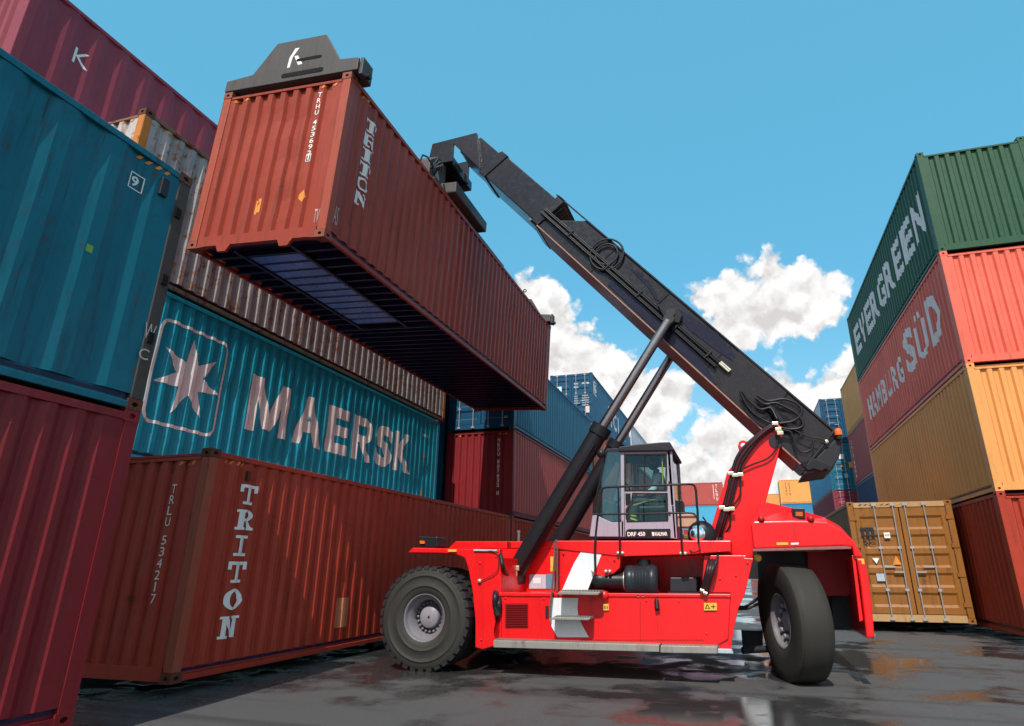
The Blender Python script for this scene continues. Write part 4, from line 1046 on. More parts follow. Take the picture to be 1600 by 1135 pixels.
# roof
rp = [P(u, v, YCB) for u, v in ((966.5, 706.5), (967.5, 699), (1000, 695), (1035, 692), (1047, 691.5), (1054, 703), (1052, 705.5))]
addc(MB().prism([Vector((p.x, YCB-.06, p.z)) for p in rp], [Vector((p.x, YCF+.06, p.z)) for p in rp]), 'roof', M_DARK, .02)
p0, p1 = P(945, 704, YCB), P(968, 703, YCB)
addc(MB().box((p0.x, YCB+.01, p0.z-.03), (p1.x, YCF-.01, p0.z+.03)), 'roof_visor', M_DARK, .01)
# door details
mbx = MB().prism([P(u, v, YCB-.012) for u, v in ((978, 830), (982, 827), (1047, 826.5), (1048, 841), (977, 841))], [P(u, v, YCB-.012)+Vector((0, .012, 0)) for u, v in ((978, 830), (982, 827), (1047, 826.5), (1048, 841), (977, 841))]); addc(mbx, 'name_panel', M_BLACK)
wtext('DRF 450', 980.5, 838.2, .30, .068, YCB-.0135, L_WHITE, .02, cabroot); wtext('KALMAR', 1024, 837.6, .20, .062, YCB-.0135, L_WHITE, .03, cabroot)
ptk = P(1019.5, 837.6, YCB-.0135); addc(MB().add([(ptk.x, YCB-.0135, ptk.z), (ptk.x+.03, YCB-.0135, ptk.z), (ptk.x+.035, YCB-.0135, ptk.z+.06), (ptk.x-.01, YCB-.0135, ptk.z+.06)], [(0, 1, 2, 3)]), 'lettering', L_WHITE)
mbx = pr([(977, 771), (985, 771), (985.5, 785), (982, 789), (977.5, 789)], YCB-.02, YCB); addc(mbx, 'door_handle', M_BLACK, .006)
addc(pr([(1006.2, 710), (1007.4, 710), (1007.4, 768), (1006.2, 768)], YCB-.01, YCB+.02), 'window_divider', M_GASKET)
for vv in (728, 752, 800, 828): addc(pr([(1044.5, vv), (1047.5, vv), (1047.7, vv+5), (1044.7, vv+5)], YCB-.02, YCB), 'hinge', M_DARK)
# inside: seat, console, steering wheel, diagonal grab bar
sx_, sy_ = P(1030, 800, 11.72).x, 11.72
ss = P(1030, 797, 11.72)
addc(MB().box((ss.x-.35, sy_-.26, ss.z-.06), (ss.x+.22, sy_+.26, ss.z+.06)), 'seat_cushion', M_DARK, .04)
addc(MB().box((ss.x+.2, sy_-.25, ss.z), (ss.x+.32, sy_+.25, ss.z+.72)), 'seat_back', M_DARK, .04)
addc(MB().box((ss.x-.3, sy_-.2, ss.z-.35), (ss.x+.15, sy_+.2, ss.z-.06)), 'seat_base', M_BLACK, .02)
cx_ = ss.x-.95
addc(MB().prism([(cx_-.18, sy_-.25, ss.z-.35), (cx_+.12, sy_-.25, ss.z-.35), (cx_+.18, sy_-.25, ss.z+.12), (cx_-.02, sy_-.25, ss.z+.2)], [(cx_-.18, sy_+.25, ss.z-.35), (cx_+.12, sy_+.25, ss.z-.35), (cx_+.18, sy_+.25, ss.z+.12), (cx_-.02, sy_+.25, ss.z+.2)]), 'dashboard', paint('console_green_grey', (.05, .07, .07), .5, 0, .2), .02)
stw = MB().tube([(cx_+.36+.05*math.cos(k*math.pi/12), sy_+.19*math.cos(k*math.pi/12), ss.z+.30+.19*math.sin(k*math.pi/12)) for k in range(25)], .014, 6); addc(stw, 'steering_wheel', M_BLACK)
addc(MB().tube([(cx_+.36, sy_, ss.z+.30), (cx_+.1, sy_, ss.z+.1)], .025, 8), 'steering_column', M_BLACK)
addc(MB().box((P(921, 838, YCB).x+.1, YCB+.06, P(921, 838, YCB).z), (P(1056, 838, YCB).x-.05, YCF-.06, P(921, 838, YCB).z+.03)), 'cab_floor', M_BLACK)
gb_ = MB().tube([P(990, 790, YCB+.10), P(1012, 783, YCB+.10), P(1035, 778, YCB+.10), P(1036, 774, YCB+.10), P(1026, 773.5, YCB+.10), P(1020, 778, YCB+.10)], .014, 6); addc(gb_, 'grab_bar', M_BOXT)
addc(MB().tube([P(1034.5, 714, YCB+.09), P(1036, 760, YCB+.09)], .013, 6), 'grab_bar', paint('yellow_bar', (.55, .38, .10), .4, 0, .1))
# mirrors and boxes round the cab
lm = P(939, 709, YCB-.05)
add(MB().lathe([(0, -.05), (.07, -.05), (.08, 0), (.05, .06), (0, .08)], 18, tuple(lm)), 'work_lamp', M_BLACK)
tube_w([lm, P(949, 704, YCB)], .012, 'lamp_arm', M_BLACK)
add(pr([(1059, 806), (1088, 806), (1088, 823.5), (1059, 823.5)], YCB-.1, YCB+.35), 'control_box', M_BOXT, bevel=.012)
add(pr([(1058, 803.5), (1089, 803.5), (1089, 807), (1058, 807)], YCB-.13, YCB+.38), 'box_lid', M_BOXT, bevel=.006)
add(pr([(1054, 780), (1066, 781), (1068, 804), (1054, 804)], YCB-.0, YCB+.4), 'relay_box', M_BLACK, bevel=.02)
mp_ = P(1096, 836, YN+.1)
add(MB().lathe([(.0, .0), (.12, .0), (.2, .06), (.21, .10), (.18, .2), (.08, .26), (0, .26)], 32, (mp_.x, mp_.y, mp_.z)), 'mirror_shell', M_BLACK)
o = add(MB().lathe([(0, -.03), (.06, -.028), (.10, -.015), (.115, 0)], 32, (mp_.x-.06, mp_.y, mp_.z+.02)), 'mirror', M_MIRROR); o.rotation_euler = (0, 0, 0); o.scale = (1, 1, 1)
tube_w(curve([P(1098, 808, YN+.12), P(1104, 818, YN+.12), P(1104, 832, YN+.12)]), .012, 'mirror_arm', M_BLACK)
tube_w(curve([P(1092, 850, YN-.02), P(1093, 860, YN-.04), P(1083, 863, YN-.04), P(1078, 859, YN-.02)]), .010, 'mirror_arm', M_BLACK)
tube_w([P(1078, 822, YN+.1), P(1090, 838, YN+.1)], .02, 'mirror_arm', M_BLACK)
add(pr([(1066, 836), (1080, 836), (1080, 842), (1066, 842)], YN+.5, YN+.7), 'valve_block', paint('olive_block', (.12, .12, .04), .5, 0, .2), bevel=.01)
# head lamp on the front fender
hl = add(pr([(654, 838), (683, 839), (683, 854), (681, 856), (654, 855)], YN+.2, YN+.55), 'head_lamp', M_BLACK, bevel=.02)
add(pr([(656, 845), (663, 845.5), (663, 850), (656, 849.5)], YN+.17, YN+.2), 'amber_lens', M_LAMP, hl)
add(pr([(740, 858.5), (776, 859), (776, 861.5), (740, 861)], YN-.03, YN+.0), 'grab_handle', L_GREY)
tube_w(curve([g(752, 860, YN-.02), g(775, 864, YN-.03), g(779, 885, YN-.03), g(772, 897, YN-.03), g(752, 908, YN-.02)]), .006, 'wire', M_DARK)
add(MB().lathe([(0, -.04), (.03, -.04), (.03, .01)], 10, tuple(P(750, 908, YN))), 'bolt', M_BRASS)

# wheels ------------------------------------------------------------
def wheel(cx, cy, cz, r, w, lugs, name, rot=0, dished=.22, front=True, parent=root):
    t = MB(); hw = w/2
    prof = [(r*.44, -hw*.80), (r*.47, -hw*.94), (r*.55, -hw*1.0), (r*.60, -hw*1.01), (r*.605, -hw*1.04), (r*.615, -hw*1.04), (r*.62, -hw*1.015), (r*.74, -hw*1.03), (r*.80, -hw*1.02), (r*.805, -hw*1.05), (r*.82, -hw*1.05), (r*.825, -hw*1.01), (r*.86, -hw*1.0), (r*.93, -hw*.93), (r*.965, -hw*.86), (r*.975, -hw*.6), (r*.975, hw*.6), (r*.965, hw*.86), (r*.93, hw*.93), (r*.8, hw), (r*.55, hw), (r*.44, hw*.8)]
    if not front: prof = [(r*.44, -hw*.80), (r*.47, -hw*.90), (r*.60, -hw*1.0), (r*.80, -hw*1.0), (r*.95, -hw*.97), (r*.985, -hw*.91), (r*.99, -hw*.86), (r*.972, -hw*.845), (r*.988, -hw*.82), (r*1.0, -hw*.4), (r*1.0, hw*.4), (r*.985, hw*.8), (r*.93, hw*.93), (r*.8, hw), (r*.55, hw), (r*.44, hw*.8)]
    t.lathe(prof, 72)
    o = t.build(name, M_TYRE, parent); o.location = Vector((cx, cy, cz))-root.location; o.rotation_euler = (0, 0, rot)
    dd = hw*.16 if front else -hw*.12
    rim = MB().lathe([(r*.475, -hw*.80), (r*.47, -hw*.90), (r*.445, -hw*.92), (r*.425, -hw*.84), (r*.415, -hw*.70), (r*.40, -hw*.62), (r*.34, -hw*.5), (r*.33, dd), (r*.315, dd+.02), (0.01, dd+.02)], 64).build('rim', M_RIM, o)
    if front:
        MB().lathe([(r*.22, hw*.25), (r*.215, -hw*.16), (r*.195, -hw*.24), (.01, -hw*.26)], 48).build('hub_cap', M_HUB, o)
        MB().lathe([(0, -hw*.29), (.018, -hw*.29), (.02, -hw*.25)], 12).build('hub_bolt', M_DARK, o)
        nut = MB().lathe([(0, -hw*.06), (.020, -hw*.06), (.024, hw*.02), (.024, hw*.22)], 6)
        src = None
        for k in range(20):
            a = 2*math.pi*k/20
            if src is None: src = nut.build('wheel_nut', M_RIM, o); q_ = src
            else: q_ = share(src, o)
            q_.location = (math.cos(a)*r*.285, 0, math.sin(a)*r*.285)
    else:
        MB().lathe([(r*.16, -hw*.05), (r*.155, -hw*.55), (r*.11, -hw*.62), (.01, -hw*.62)], 24).build('hub_cap', M_HUB, o)
        MB().lathe([(r*.27, -hw*.1), (r*.26, -hw*.36), (r*.16, -hw*.40)], 24).build('hub_plate', M_RIM, o)
        nut = MB().lathe([(0, -hw*.66), (.030, -hw*.66), (.036, -hw*.55), (.040, -hw*.1)], 8)
        src = None
        for k in range(10):
            a = 2*math.pi*k/10
            if src is None: src = nut.build('wheel_nut', M_HUB, o); q_ = src
            else: q_ = share(src, o)
            q_.location = (math.cos(a)*r*.27, 0, math.sin(a)*r*.27)
    if lugs:
        src = None; n = 34
        for k in range(n):
            a = 2*math.pi*k/n
            for sd in (-1, 1):
                if src is None:
                    mb = MB(); lh = r*.035
                    mb.prism([(-.046, -hw*.98, r*.93), (.046, -hw*.98, r*.93), (.044, -hw*.95, r*.965+lh), (-.044, -hw*.95, r*.965+lh)],
                             [(-.028, -hw*.12, r*.96), (.064, -hw*.12, r*.96), (.062, -hw*.12, r*.965+lh), (-.03, -hw*.12, r*.965+lh)])
                    src = mb.build('tread_lug', M_LUG, o); q_ = src
                else: q_ = share(src, o)
                q_.rotation_euler = (0, a+(math.pi/n if sd > 0 else 0), 0); q_.scale = (1, sd*-1 if sd > 0 else 1, 1)
    return o
RW = .765
wc = P(664, 962, 9.95)
wz = RW-.01
wcx = wc.x+.13
wheel(wcx, 9.62+.27, wz, RW, .50, True, 'front_wheel')
wheel(wcx, 9.62+.27+.58, wz, RW, .50, False, 'front_wheel')
wheel(wcx, mir(9.89), wz, RW, .50, False, 'front_wheel', rot=math.pi)
wheel(wcx, mir(10.47), wz, RW, .50, False, 'front_wheel', rot=math.pi)
add(MB().tube([(wcx, 10.7, wz), (wcx, mir(10.7), wz)], .28, 16), 'front_axle', M_DARK)
rcw = P(1213, 968, 10.35)
rwx, rwy, rwz = P(1228, 968, 10.35).x+.10, 10.35, wz-.02
wheel(rwx+.02, rwy, .775, .785, .48, False, 'rear_wheel', rot=R(-72), front=False)
wheel(rwx, mir(rwy), .775, .785, .54, False, 'rear_wheel', rot=R(-77+180), front=False)
add(MB().box((rwx-.1, rwy+.55, rwz-.2), (rwx+.35, mir(rwy+.55), rwz+.2)), 'steer_axle', M_DARK, bevel=.03)
tube_w([(rwx-.75, rwy+.5, rwz-.42), (rwx-.30, rwy+.7, rwz-.4)], .05, 'steer_cylinder', M_DARK)
add(pr([(1158, 985), (1192, 986), (1192, 1021), (1161, 1020)], 12.6, 13.0), 'steer_linkage', M_DARK, bevel=.02)
tube_w(curve([P(1152, 948, 11.0), P(1165, 948, 11.0), P(1178, 940, 11.0), P(1190, 930, 11.0)]), .02, 'hydraulic_hose', M_HOSE)
tube_w(curve([P(1150, 952, 11.0), P(1168, 951, 11.0), P(1180, 946, 11.0), P(1192, 940, 11.0)]), .02, 'hydraulic_hose', M_HOSE)

# hood and counterweight --------------------------------------------
YH = 9.85
A_ = [(1177, 859), (1172, 820), (1177, 815), (1240, 813.5), (1292, 815), (1318, 829), (1336, 848), (1349, 872), (1334, 872), (1331, 856), (1318, 854)]
B_ = [(1183, 845), (1186, 800), (1189, 783.5), (1238, 794), (1289, 809), (1312, 822), (1332, 844), (1348, 870), (1338, 870), (1331, 856), (1318, 854)]
ya, yb = YH, YH+.55
a3 = [P(u, v, ya) for u, v in A_]; b3 = [P(u, v, yb) for u, v in B_]
rows_ = [a3, b3, [Vector((p.x, mir(yb), p.z)) for p in b3], [Vector((p.x, mir(ya), p.z)) for p in a3]]
mb = MB(); n = len(A_)
vs = [p for r in rows_ for p in r]; fs = []
for j in range(3):
    for k in range(n):
        k2 = (k+1) % n
        if j != 1 and k in (0,) : pass
        fs.append((j*n+k, j*n+k2, (j+1)*n+k2, (j+1)*n+k))
fs += [tuple(range(n)), tuple(reversed(range(3*n, 4*n)))]
mb.add(vs, fs); add(mb, 'engine_hood', M_MRED, bevel=.03, seg=4)
add(pr([(1176, 858), (1320, 853.5), (1330, 855), (1330, 858), (1176, 862)], YH-.008, YH+.3), 'hood_skirt', paint('scraped_edge', (.28, .10, .09), .5, .2, .6), bevel=.004)
hl2 = add(pr([(1238, 794), (1257.5, 794), (1258.5, 812), (1239, 811)], YH+.12, YH+.42), 'side_lamp', M_BLACK, bevel=.012)
add(pr([(1243, 800), (1254, 800), (1254.5, 807), (1243.5, 806.5)], YH+.105, YH+.12), 'amber_lens', paint('dim_amber', (.45, .10, .02), .3, 0, 0), hl2)
for u in (1189.5, 1267): 
    p = P(u, 811, YH-.0); add(MB().lathe([(0, -.02), (.045, -.015), (.05, .05), (0, .06)], 18, tuple(p)), 'hood_latch', paint('latch_red', (.4, .01, .01), .4, 0, .2))
add(pr([(1213, 848), (1231, 847.5), (1232, 851.5), (1214, 852)], YH-.006, YH), 'sticker', L_YEL); add(pr([(1236, 848.5), (1248, 848), (1248, 851), (1236, 851.5)], YH-.006, YH), 'sticker', L_WHITE)
cwp = [(1338, 873), (1351, 873), (1358, 905), (1363, 950), (1367, 997), (1354, 998), (1350, 960), (1345, 915)]
add(pr(cwp, YH, mir(YH)), 'counterweight', M_MRED, bevel=.02)
add(pr([(1331, 868), (1336, 868), (1349, 970), (1343, 972)], YH+.05, YH+.25), 'arch_rib', M_MRED, bevel=.006)
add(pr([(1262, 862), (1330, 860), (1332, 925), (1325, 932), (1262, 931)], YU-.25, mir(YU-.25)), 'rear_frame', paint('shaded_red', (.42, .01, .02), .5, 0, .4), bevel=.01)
add(pr([(1170, 862), (1262, 862), (1262, 905), (1165, 905)], YU-.1, mir(YU-.1)), 'rear_frame', M_DARK)
add(pr([(1296, 932), (1335, 925), (1342, 985), (1300, 985)], YU, mir(YU)), 'rear_axle_box', M_DARK, bevel=.03)
add(pr([(1345, 873), (1349.5, 873), (1351, 882), (1347, 882)], YH-.01, YH), 'sticker', L_YEL)
add(MB().lathe([(0, -.03), (.05, -.03), (.055, .03)], 14, tuple(P(1184, 872, YH+.2))), 'reflector', L_YEL)
for (a, b) in (((1340, 975), (1366, 995)),): tube_w([P(*a, YU), P(*b, YU)], .04, 'tow_pin', M_RIM)

# boom ----------------------------------------------------------------
bl = [P(888.5, 398, YBM), P(1258, 733, YBM)]; bt = [P(978, 397, YBM), P(1314.5, 683, YBM)]
dl = (bl[0]-bl[1]).normalized(); dt = (bt[0]-bt[1]).normalized()
BW = 1.02
def bprism(p4, y0, y1): return MB().prism([Vector((p.x, y0, p.z)) for p in p4], [Vector((p.x, y1, p.z)) for p in p4])
ext = 1.3
o1 = [bl[1], bl[0]+dl*ext, bt[0]+dt*(ext-.1), bt[1]]
boom = add(bprism(o1, YBM, YBM+BW), 'boom', M_BOOM, bevel=.03, seg=3)
def along(f, s):      # f 0 bottom .. 1 top, s metres from the tail along the boom
    a = bl[1]+dl*s; b = bt[1]+dt*s; return a+(b-a)*f
def addb(mb, name, mat, bevel=0):
    mb.v = [tuple(Vector(p)-root.location) for p in mb.v]; return mb.build(name, mat, boom, bevel)
# flanges
LEN = (bl[0]-bl[1]).length
M_FLNG = paint('bounce_lit_flange', (.30, .17, .12), .4, .25, .4)  # warm brown stands in for light reflected onto the boom's lower edge
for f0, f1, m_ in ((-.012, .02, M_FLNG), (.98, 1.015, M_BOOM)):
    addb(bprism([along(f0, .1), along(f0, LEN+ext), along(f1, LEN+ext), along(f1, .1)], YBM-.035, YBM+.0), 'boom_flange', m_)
bz = [along(-.001, .15), along(-.001, LEN+ext-.05)]
dn = Vector((dl.z, 0, -dl.x))
if dn.z > 0: dn = -dn
addb(MB().prism([Vector((bz[0].x, YBM+.01, bz[0].z)), Vector((bz[1].x, YBM+.01, bz[1].z)), Vector((bz[1].x, YBM+BW-.01, bz[1].z)), Vector((bz[0].x, YBM+BW-.01, bz[0].z))], [q+dn*.012 for q in (Vector((bz[0].x, YBM+.01, bz[0].z)), Vector((bz[1].x, YBM+.01, bz[1].z)), Vector((bz[1].x, YBM+BW-.01, bz[1].z)), Vector((bz[0].x, YBM+BW-.01, bz[0].z)))]), 'bounce_tint_plate', M_FLNG)  # added plate; its warm colour imitates light bounced onto the underside
# stiffening plates (raised)
for s0, s1, f0, f1 in ((.9, 1.95, .0, 1.0),):
    addb(bprism([along(f0+.03, s0), along(f0+.03, s1), along(f1-.03, s1+.25), along(f1-.03, s0+.2)], YBM-.02, YBM), 'boom_plate', M_BOOM, .005)
# curved shadow and reflection shapes round the cylinder pin, drawn as thin dark plates
pin = P(1047, 485, YBM)
def on_boom(pts_uv, y0, y1): return MB().prism([P(u, v, y0) for u, v in pts_uv], [P(u, v, y0)+Vector((0, y1-y0, 0)) for u, v in pts_uv])
addb(on_boom([(962, 428), (985, 458), (1000, 470), (1020, 480), (1034, 478), (1052, 500), (1070, 520), (1085, 545), (1120, 600), (1108, 600), (1060, 548), (1020, 512), (985, 478), (950, 446)], YBM-.016, YBM-.0), 'shadow_shape', paint('shadow_navy', (.012, .012, .03), .2, 0, .2))
addb(on_boom([(985, 420), (1003, 428), (1020, 448), (1030, 470), (1024, 468), (1010, 446), (996, 432)], YBM-.014, YBM), 'shadow_shape', paint('shadow_navy', (.012, .012, .03), .2, 0, .2))
addb(on_boom([(1052, 478), (1068, 487), (1120, 520), (1158, 566), (1160, 574), (1120, 548), (1080, 518), (1064, 502)], YBM-.014, YBM), 'shadow_shape', paint('shadow_navy', (.012, .012, .03), .2, 0, .2))
for y0, y1 in ((YBM-.14, YBM), (YBM+BW, YBM+BW+.14)):
    w = [P(u, v, YBM-.14) for u, v in ((1027, 476), (1041, 471), (1056, 478), (1066, 492), (1061, 505), (1049, 503), (1036, 493))]
    addb(MB().prism([Vector((p.x, y0, p.z)) for p in w], [Vector((p.x, y1, p.z)) for p in w]), 'pin_bracket', M_BOOM, .01)
pinx = P(1046, 489, YBM-.2)
addb(MB().tube([(pinx.x+.02, YBM-.17, pinx.z+.02), (pinx.x+.02, YBM+BW+.17, pinx.z+.02)], .085, 20), 'boom_pin', M_DARK)
# inner sections out to the head
s_end = LEN+ext
headz = 1.0
tip = 10.2
for k, (sh, s0, s1) in enumerate(((.07, s_end-.3, s_end+2.0), (.12, s_end+1.8, tip))):
    addb(bprism([along(sh, s0), along(sh, s1), along(1-sh, s1-.1*k), along(1-sh, s0)], YBM+sh*.9, YBM+BW-sh*.9), 'inner_boom', M_BOOM, .02)
for s_ in (s_end-.05, s_end+1.95):
    sh = -.035 if s_ < s_end else .035
    addb(bprism([along(sh, s_-.22), along(sh, s_), along(1-sh, s_), along(1-sh, s_-.22)], YBM+sh, YBM+BW-sh), 'wear_collar', M_BOOM, .015)
# head: drops to the rotator
hp = along(.12, tip-.9); hq = along(.12, tip); ht = along(.88, tip)
rotc = SPOS+SE.to_matrix() @ Vector((0, 5.6, 2.896+1.4))
hd = [Vector((rotc.x+.35, 0, rotc.z)), Vector((rotc.x-.35, 0, rotc.z)), Vector((rotc.x-.5, 0, rotc.z+.9)), hq+Vector((-.1, 0, 0)), ht, along(.12, tip-1.5)]
hd = [Vector((rotc.x+.80, 0, rotc.z)), Vector((rotc.x+.80, 0, rotc.z+.5)), hp, ht, Vector((rotc.x+.25, 0, rotc.z+.60)), Vector((rotc.x+.15, 0, rotc.z))]
for y0 in (YBM+.02, YBM+BW-.1): addb(bprism(hd, y0, y0+.08), 'head_plate', M_BOOM, .01)
addb(MB().box((rotc.x-.1, YBM+.1, rotc.z), (rotc.x+.75, rotc.y+.3, rotc.z+.25)), 'head_block', M_BOOM, .02)
# tail: end cap, pivot, latch bar, beacon
addb(on_boom([(1262, 728), (1254.5, 742), (1262, 741), (1300, 735), (1312, 712), (1316.5, 690), (1309, 683)], YBM-.06, YBM+BW+.06) , 'tail_cap', M_DARK, .02)
addb(on_boom([(1272, 716), (1302, 728), (1298, 738), (1290, 733), (1284, 737), (1272, 733), (1262, 736), (1258, 731)], YBM-.10, YBM+.5), 'tail_clutter', M_BLACK, .015)
addb(MB().tube([P(1261, 728, YBM-.08), P(1290, 691, YBM-.08), P(1304, 673, YBM-.08)], .022, 8), 'tail_bar', M_DARK)
addb(MB().lathe([(0, -.03), (.035, -.03), (.035, .01)], 14, tuple(P(1291, 690.5, YBM-.10))), 'bolt', M_BRASS)
bc = P(1311, 684, YBM-.1)
addb(MB().tube([(bc.x, bc.y, bc.z-.03), (bc.x, bc.y, bc.z+.04)], .05, 14), 'beacon_base', M_BLACK)
bcn = MB(); bcn.lathe([(.058, 0), (.058, .06), (.045, .10), (0.003, .115)], 20); bcn.v = [(bc.x+x, bc.y+z, bc.z+.04+y) for x, y, z in bcn.v]; addb(bcn, 'beacon', M_LAMP)
pv = P(1212, 690, YT)
add(MB().tube([(pv.x, YT-.02, pv.z), (pv.x, mir(YT-.02), pv.z)], .11, 20), 'pivot_pin', M_DARK)
# pipes along the boom with clamps
pipes = []
for k, f in enumerate((.50, .455, .37, .33)):
    ya_ = YBM-.06-.015*(k % 2)
    pts = [along(f, s) for s in (LEN+ext-.1, LEN-.4, 4.2, 3.2, 2.25)]
    addb(MB().tube([Vector((p.x, ya_, p.z)) for p in pts], .017, 8), 'hydraulic_pipe', M_HOSE)
for s in (LEN+.3, LEN-.85, LEN-1.75, 3.3, 2.5):
    a, b = along(.31, s), along(.53, s); a.y = b.y = YBM-.08
    addb(MB().tube([a, b], .026, 6), 'pipe_clamp', M_DARK)
for k, f in enumerate((.50, .455)):
    a, b = along(f, 2.25), along(f, 2.02); a.y = b.y = YBM-.07
    addb(MB().tube([a, b], .026, 8), 'pipe_union', M_BRASS)
# loose hose loops near the pivot (image positions, in front of the boom side)
Q = lambda u, v, d=.14: P(u, v, YBM-d)
loops = [
 [Q(1183, 618), Q(1200, 627), Q(1225, 624), Q(1246, 632), Q(1253, 645), Q(1240, 658), Q(1218, 662)],
 [Q(1180, 622), Q(1195, 632), Q(1212, 630), Q(1230, 638), Q(1246, 648), Q(1255, 662), Q(1250, 669), Q(1235, 671), Q(1217, 668)],
 [Q(1160, 612), Q(1172, 628), Q(1188, 640), Q(1204, 638), Q(1214, 655, .2)],
 [Q(1156, 612), Q(1166, 632), Q(1180, 648), Q(1200, 660), Q(1212, 664, .2)],
 [Q(1222, 672), Q(1236, 676), Q(1245, 700), Q(1256, 707), Q(1268, 702), Q(1271, 688)],
 [Q(1240, 672), Q(1262, 682), Q(1282, 686), Q(1290, 690)],
 [Q(1205, 632, .1), Q(1216, 648, .1), Q(1232, 668, .1), Q(1250, 680, .1)],
]
for k, l in enumerate(loops): addb(MB().tube(curve(l, 6), (.024, .024, .022, .02, .016, .012, .014)[k], 8), 'hydraulic_hose', M_HOSE)
addb(MB().tube([Q(1198, 630, .08), Q(1222, 662, .08)], .07, 14), 'return_pipe', M_BOOM)
# hose bundle down the tower plate
T_ = lambda u, v, d=.06: P(u, v, YT-d)
M_BUND = paint('hose_sleeve', (.05, .008, .012), .35, 0, .2)
path = [(1213, 664), (1200, 671), (1184, 684), (1166, 703), (1154, 722), (1148, 742), (1141, 770), (1134, 796), (1126, 822), (1119, 850)]
for k, dx in enumerate((-4.2, 0, 4.0)):
    pts = [T_(u+dx*(.4 if i < 3 else 1), v+(dx*.6 if i < 5 else 0), .07+.02*(k == 1)) for i, (u, v) in enumerate(path)]
    pts += [P(1112+dx, 880, YN-.05), P(1101+dx*.8, 924, YN-.05)]
    tube_w(curve(pts, 5), .030 if k != 1 else .034, 'hose_bundle', M_BUND if k == 1 else M_HOSE, seg=10)
for (u, v) in ((1148.5, 741.5), (1135, 795), (1119.5, 850)):
    for k, (du, dv) in enumerate(((-7, -1.5), (0, 1.5), (8, 0.5))):
        p = T_(u+du, v+dv, .12); add(MB().box(tuple(p-Vector((.05, .02, .028))), tuple(p+Vector((.05, .03, .028)))), 'hose_clamp', M_BRASS, bevel=.008)
for (u, v) in ((1097, 923), (1102, 927)): add(MB().tube([P(u-3, v-1, YN-.07), P(u+3, v+1, YN-.07)], .028, 8), 'hose_clamp', M_BRASS)
for (u, v) in ((1211, 662), (1216, 671), (1219, 677)): p = T_(u, v, .12); add(MB().box(tuple(p-Vector((.05, .02, .03))), tuple(p+Vector((.05, .03, .03)))), 'hose_clamp', M_BRASS, bevel=.008)
tube_w(curve([T_(1215, 682), T_(1213, 700), T_(1200, 716), T_(1175, 726), T_(1158, 736), T_(1157, 755), T_(1156, 775), T_(1146, 790), T_(1141, 800), T_(1140, 822), T_(1128, 842), P(1121, 870, YN-.04), P(1106, 925, YN-.04)], 5), .014, 'electric_cable', M_HOSE)

# lift cylinders: slanting barrels with chromed rods, either side of the boom
for k, yc in enumerate((10.94, mir(10.94)-.0)):
    base = P(800, 903, 10.94); topb = P(939, 671, 10.94); rodt = P(1045, 500, 10.94)
    for p in (base, topb, rodt): p.y = yc
    d = (topb-base).normalized()
    cyl = add(MB().tube([base-d*.05, topb], .165, 28), 'lift_cylinder', M_BLACK)
    cyl_l = lambda mb, n, m_: mb.build(n, m_, cyl)
    def addk(mb, n, m_, b=0):
        mb.v = [tuple(Vector(p)-root.location) for p in mb.v]; return mb.build(n, m_, cyl, b)
    addk(MB().tube([topb-d*.12, topb+d*.06], .19, 28), 'gland_ring', M_BLACK)
    addk(MB().tube([topb, rodt-d*.02], .088, 24), 'cylinder_rod', M_CHROME)
    off = Vector((.09, -.15 if k == 0 else .15, 0))
    addk(MB().tube([base+d*.2+off, topb-d*.35+off], .02, 8), 'oil_pipe', M_BLACK)
    addk(MB().tube([(base.x, yc-.16, base.z), (base.x, yc+.16, base.z)], .20, 24), 'cylinder_foot', M_DARK)
    addk(MB().tube([(rodt.x, yc-.06, rodt.z), (rodt.x, yc+.1, rodt.z)], .10, 20), 'rod_eye', M_DARK)
# fittings and hoses at the foot of the near cylinder
for (u, v) in ((797, 893), (803, 897), (806, 888)): p = P(u, v, 10.72); add(MB().box(tuple(p-Vector((.05, .03, .04))), tuple(p+Vector((.06, .03, .04)))), 'hose_fitting', M_BRASS, bevel=.01)
tube_w(curve([P(800, 893, 10.7), P(788, 898, 10.55), P(779, 912, 10.2), P(774, 930, YN-.06), P(774, 948, YN-.06), P(778, 958, YN-.05)]), .045, 'hydraulic_hose', M_HOSE, seg=10)
tube_w(curve([P(803, 897, 10.68), P(793, 903, 10.5), P(784, 920, 10.1), P(780, 940, YN-.05), P(780, 958, YN-.05)]), .035, 'hydraulic_hose', M_HOSE, seg=10)
tube_w(curve([P(779, 860, YN+.1), P(783, 872, YN), P(786, 888, YN), P(792, 898, 10.3)]), .035, 'hydraulic_hose', M_HOSE, seg=10)
add(MB().tube([P(775, 955, YN-.06), P(778, 962, YN-.05)], .05, 10), 'hose_fitting', M_DARK)
wtext('KALMAR', 822, 868, .0001+.01, .01, YN, L_WHITE) if False else None

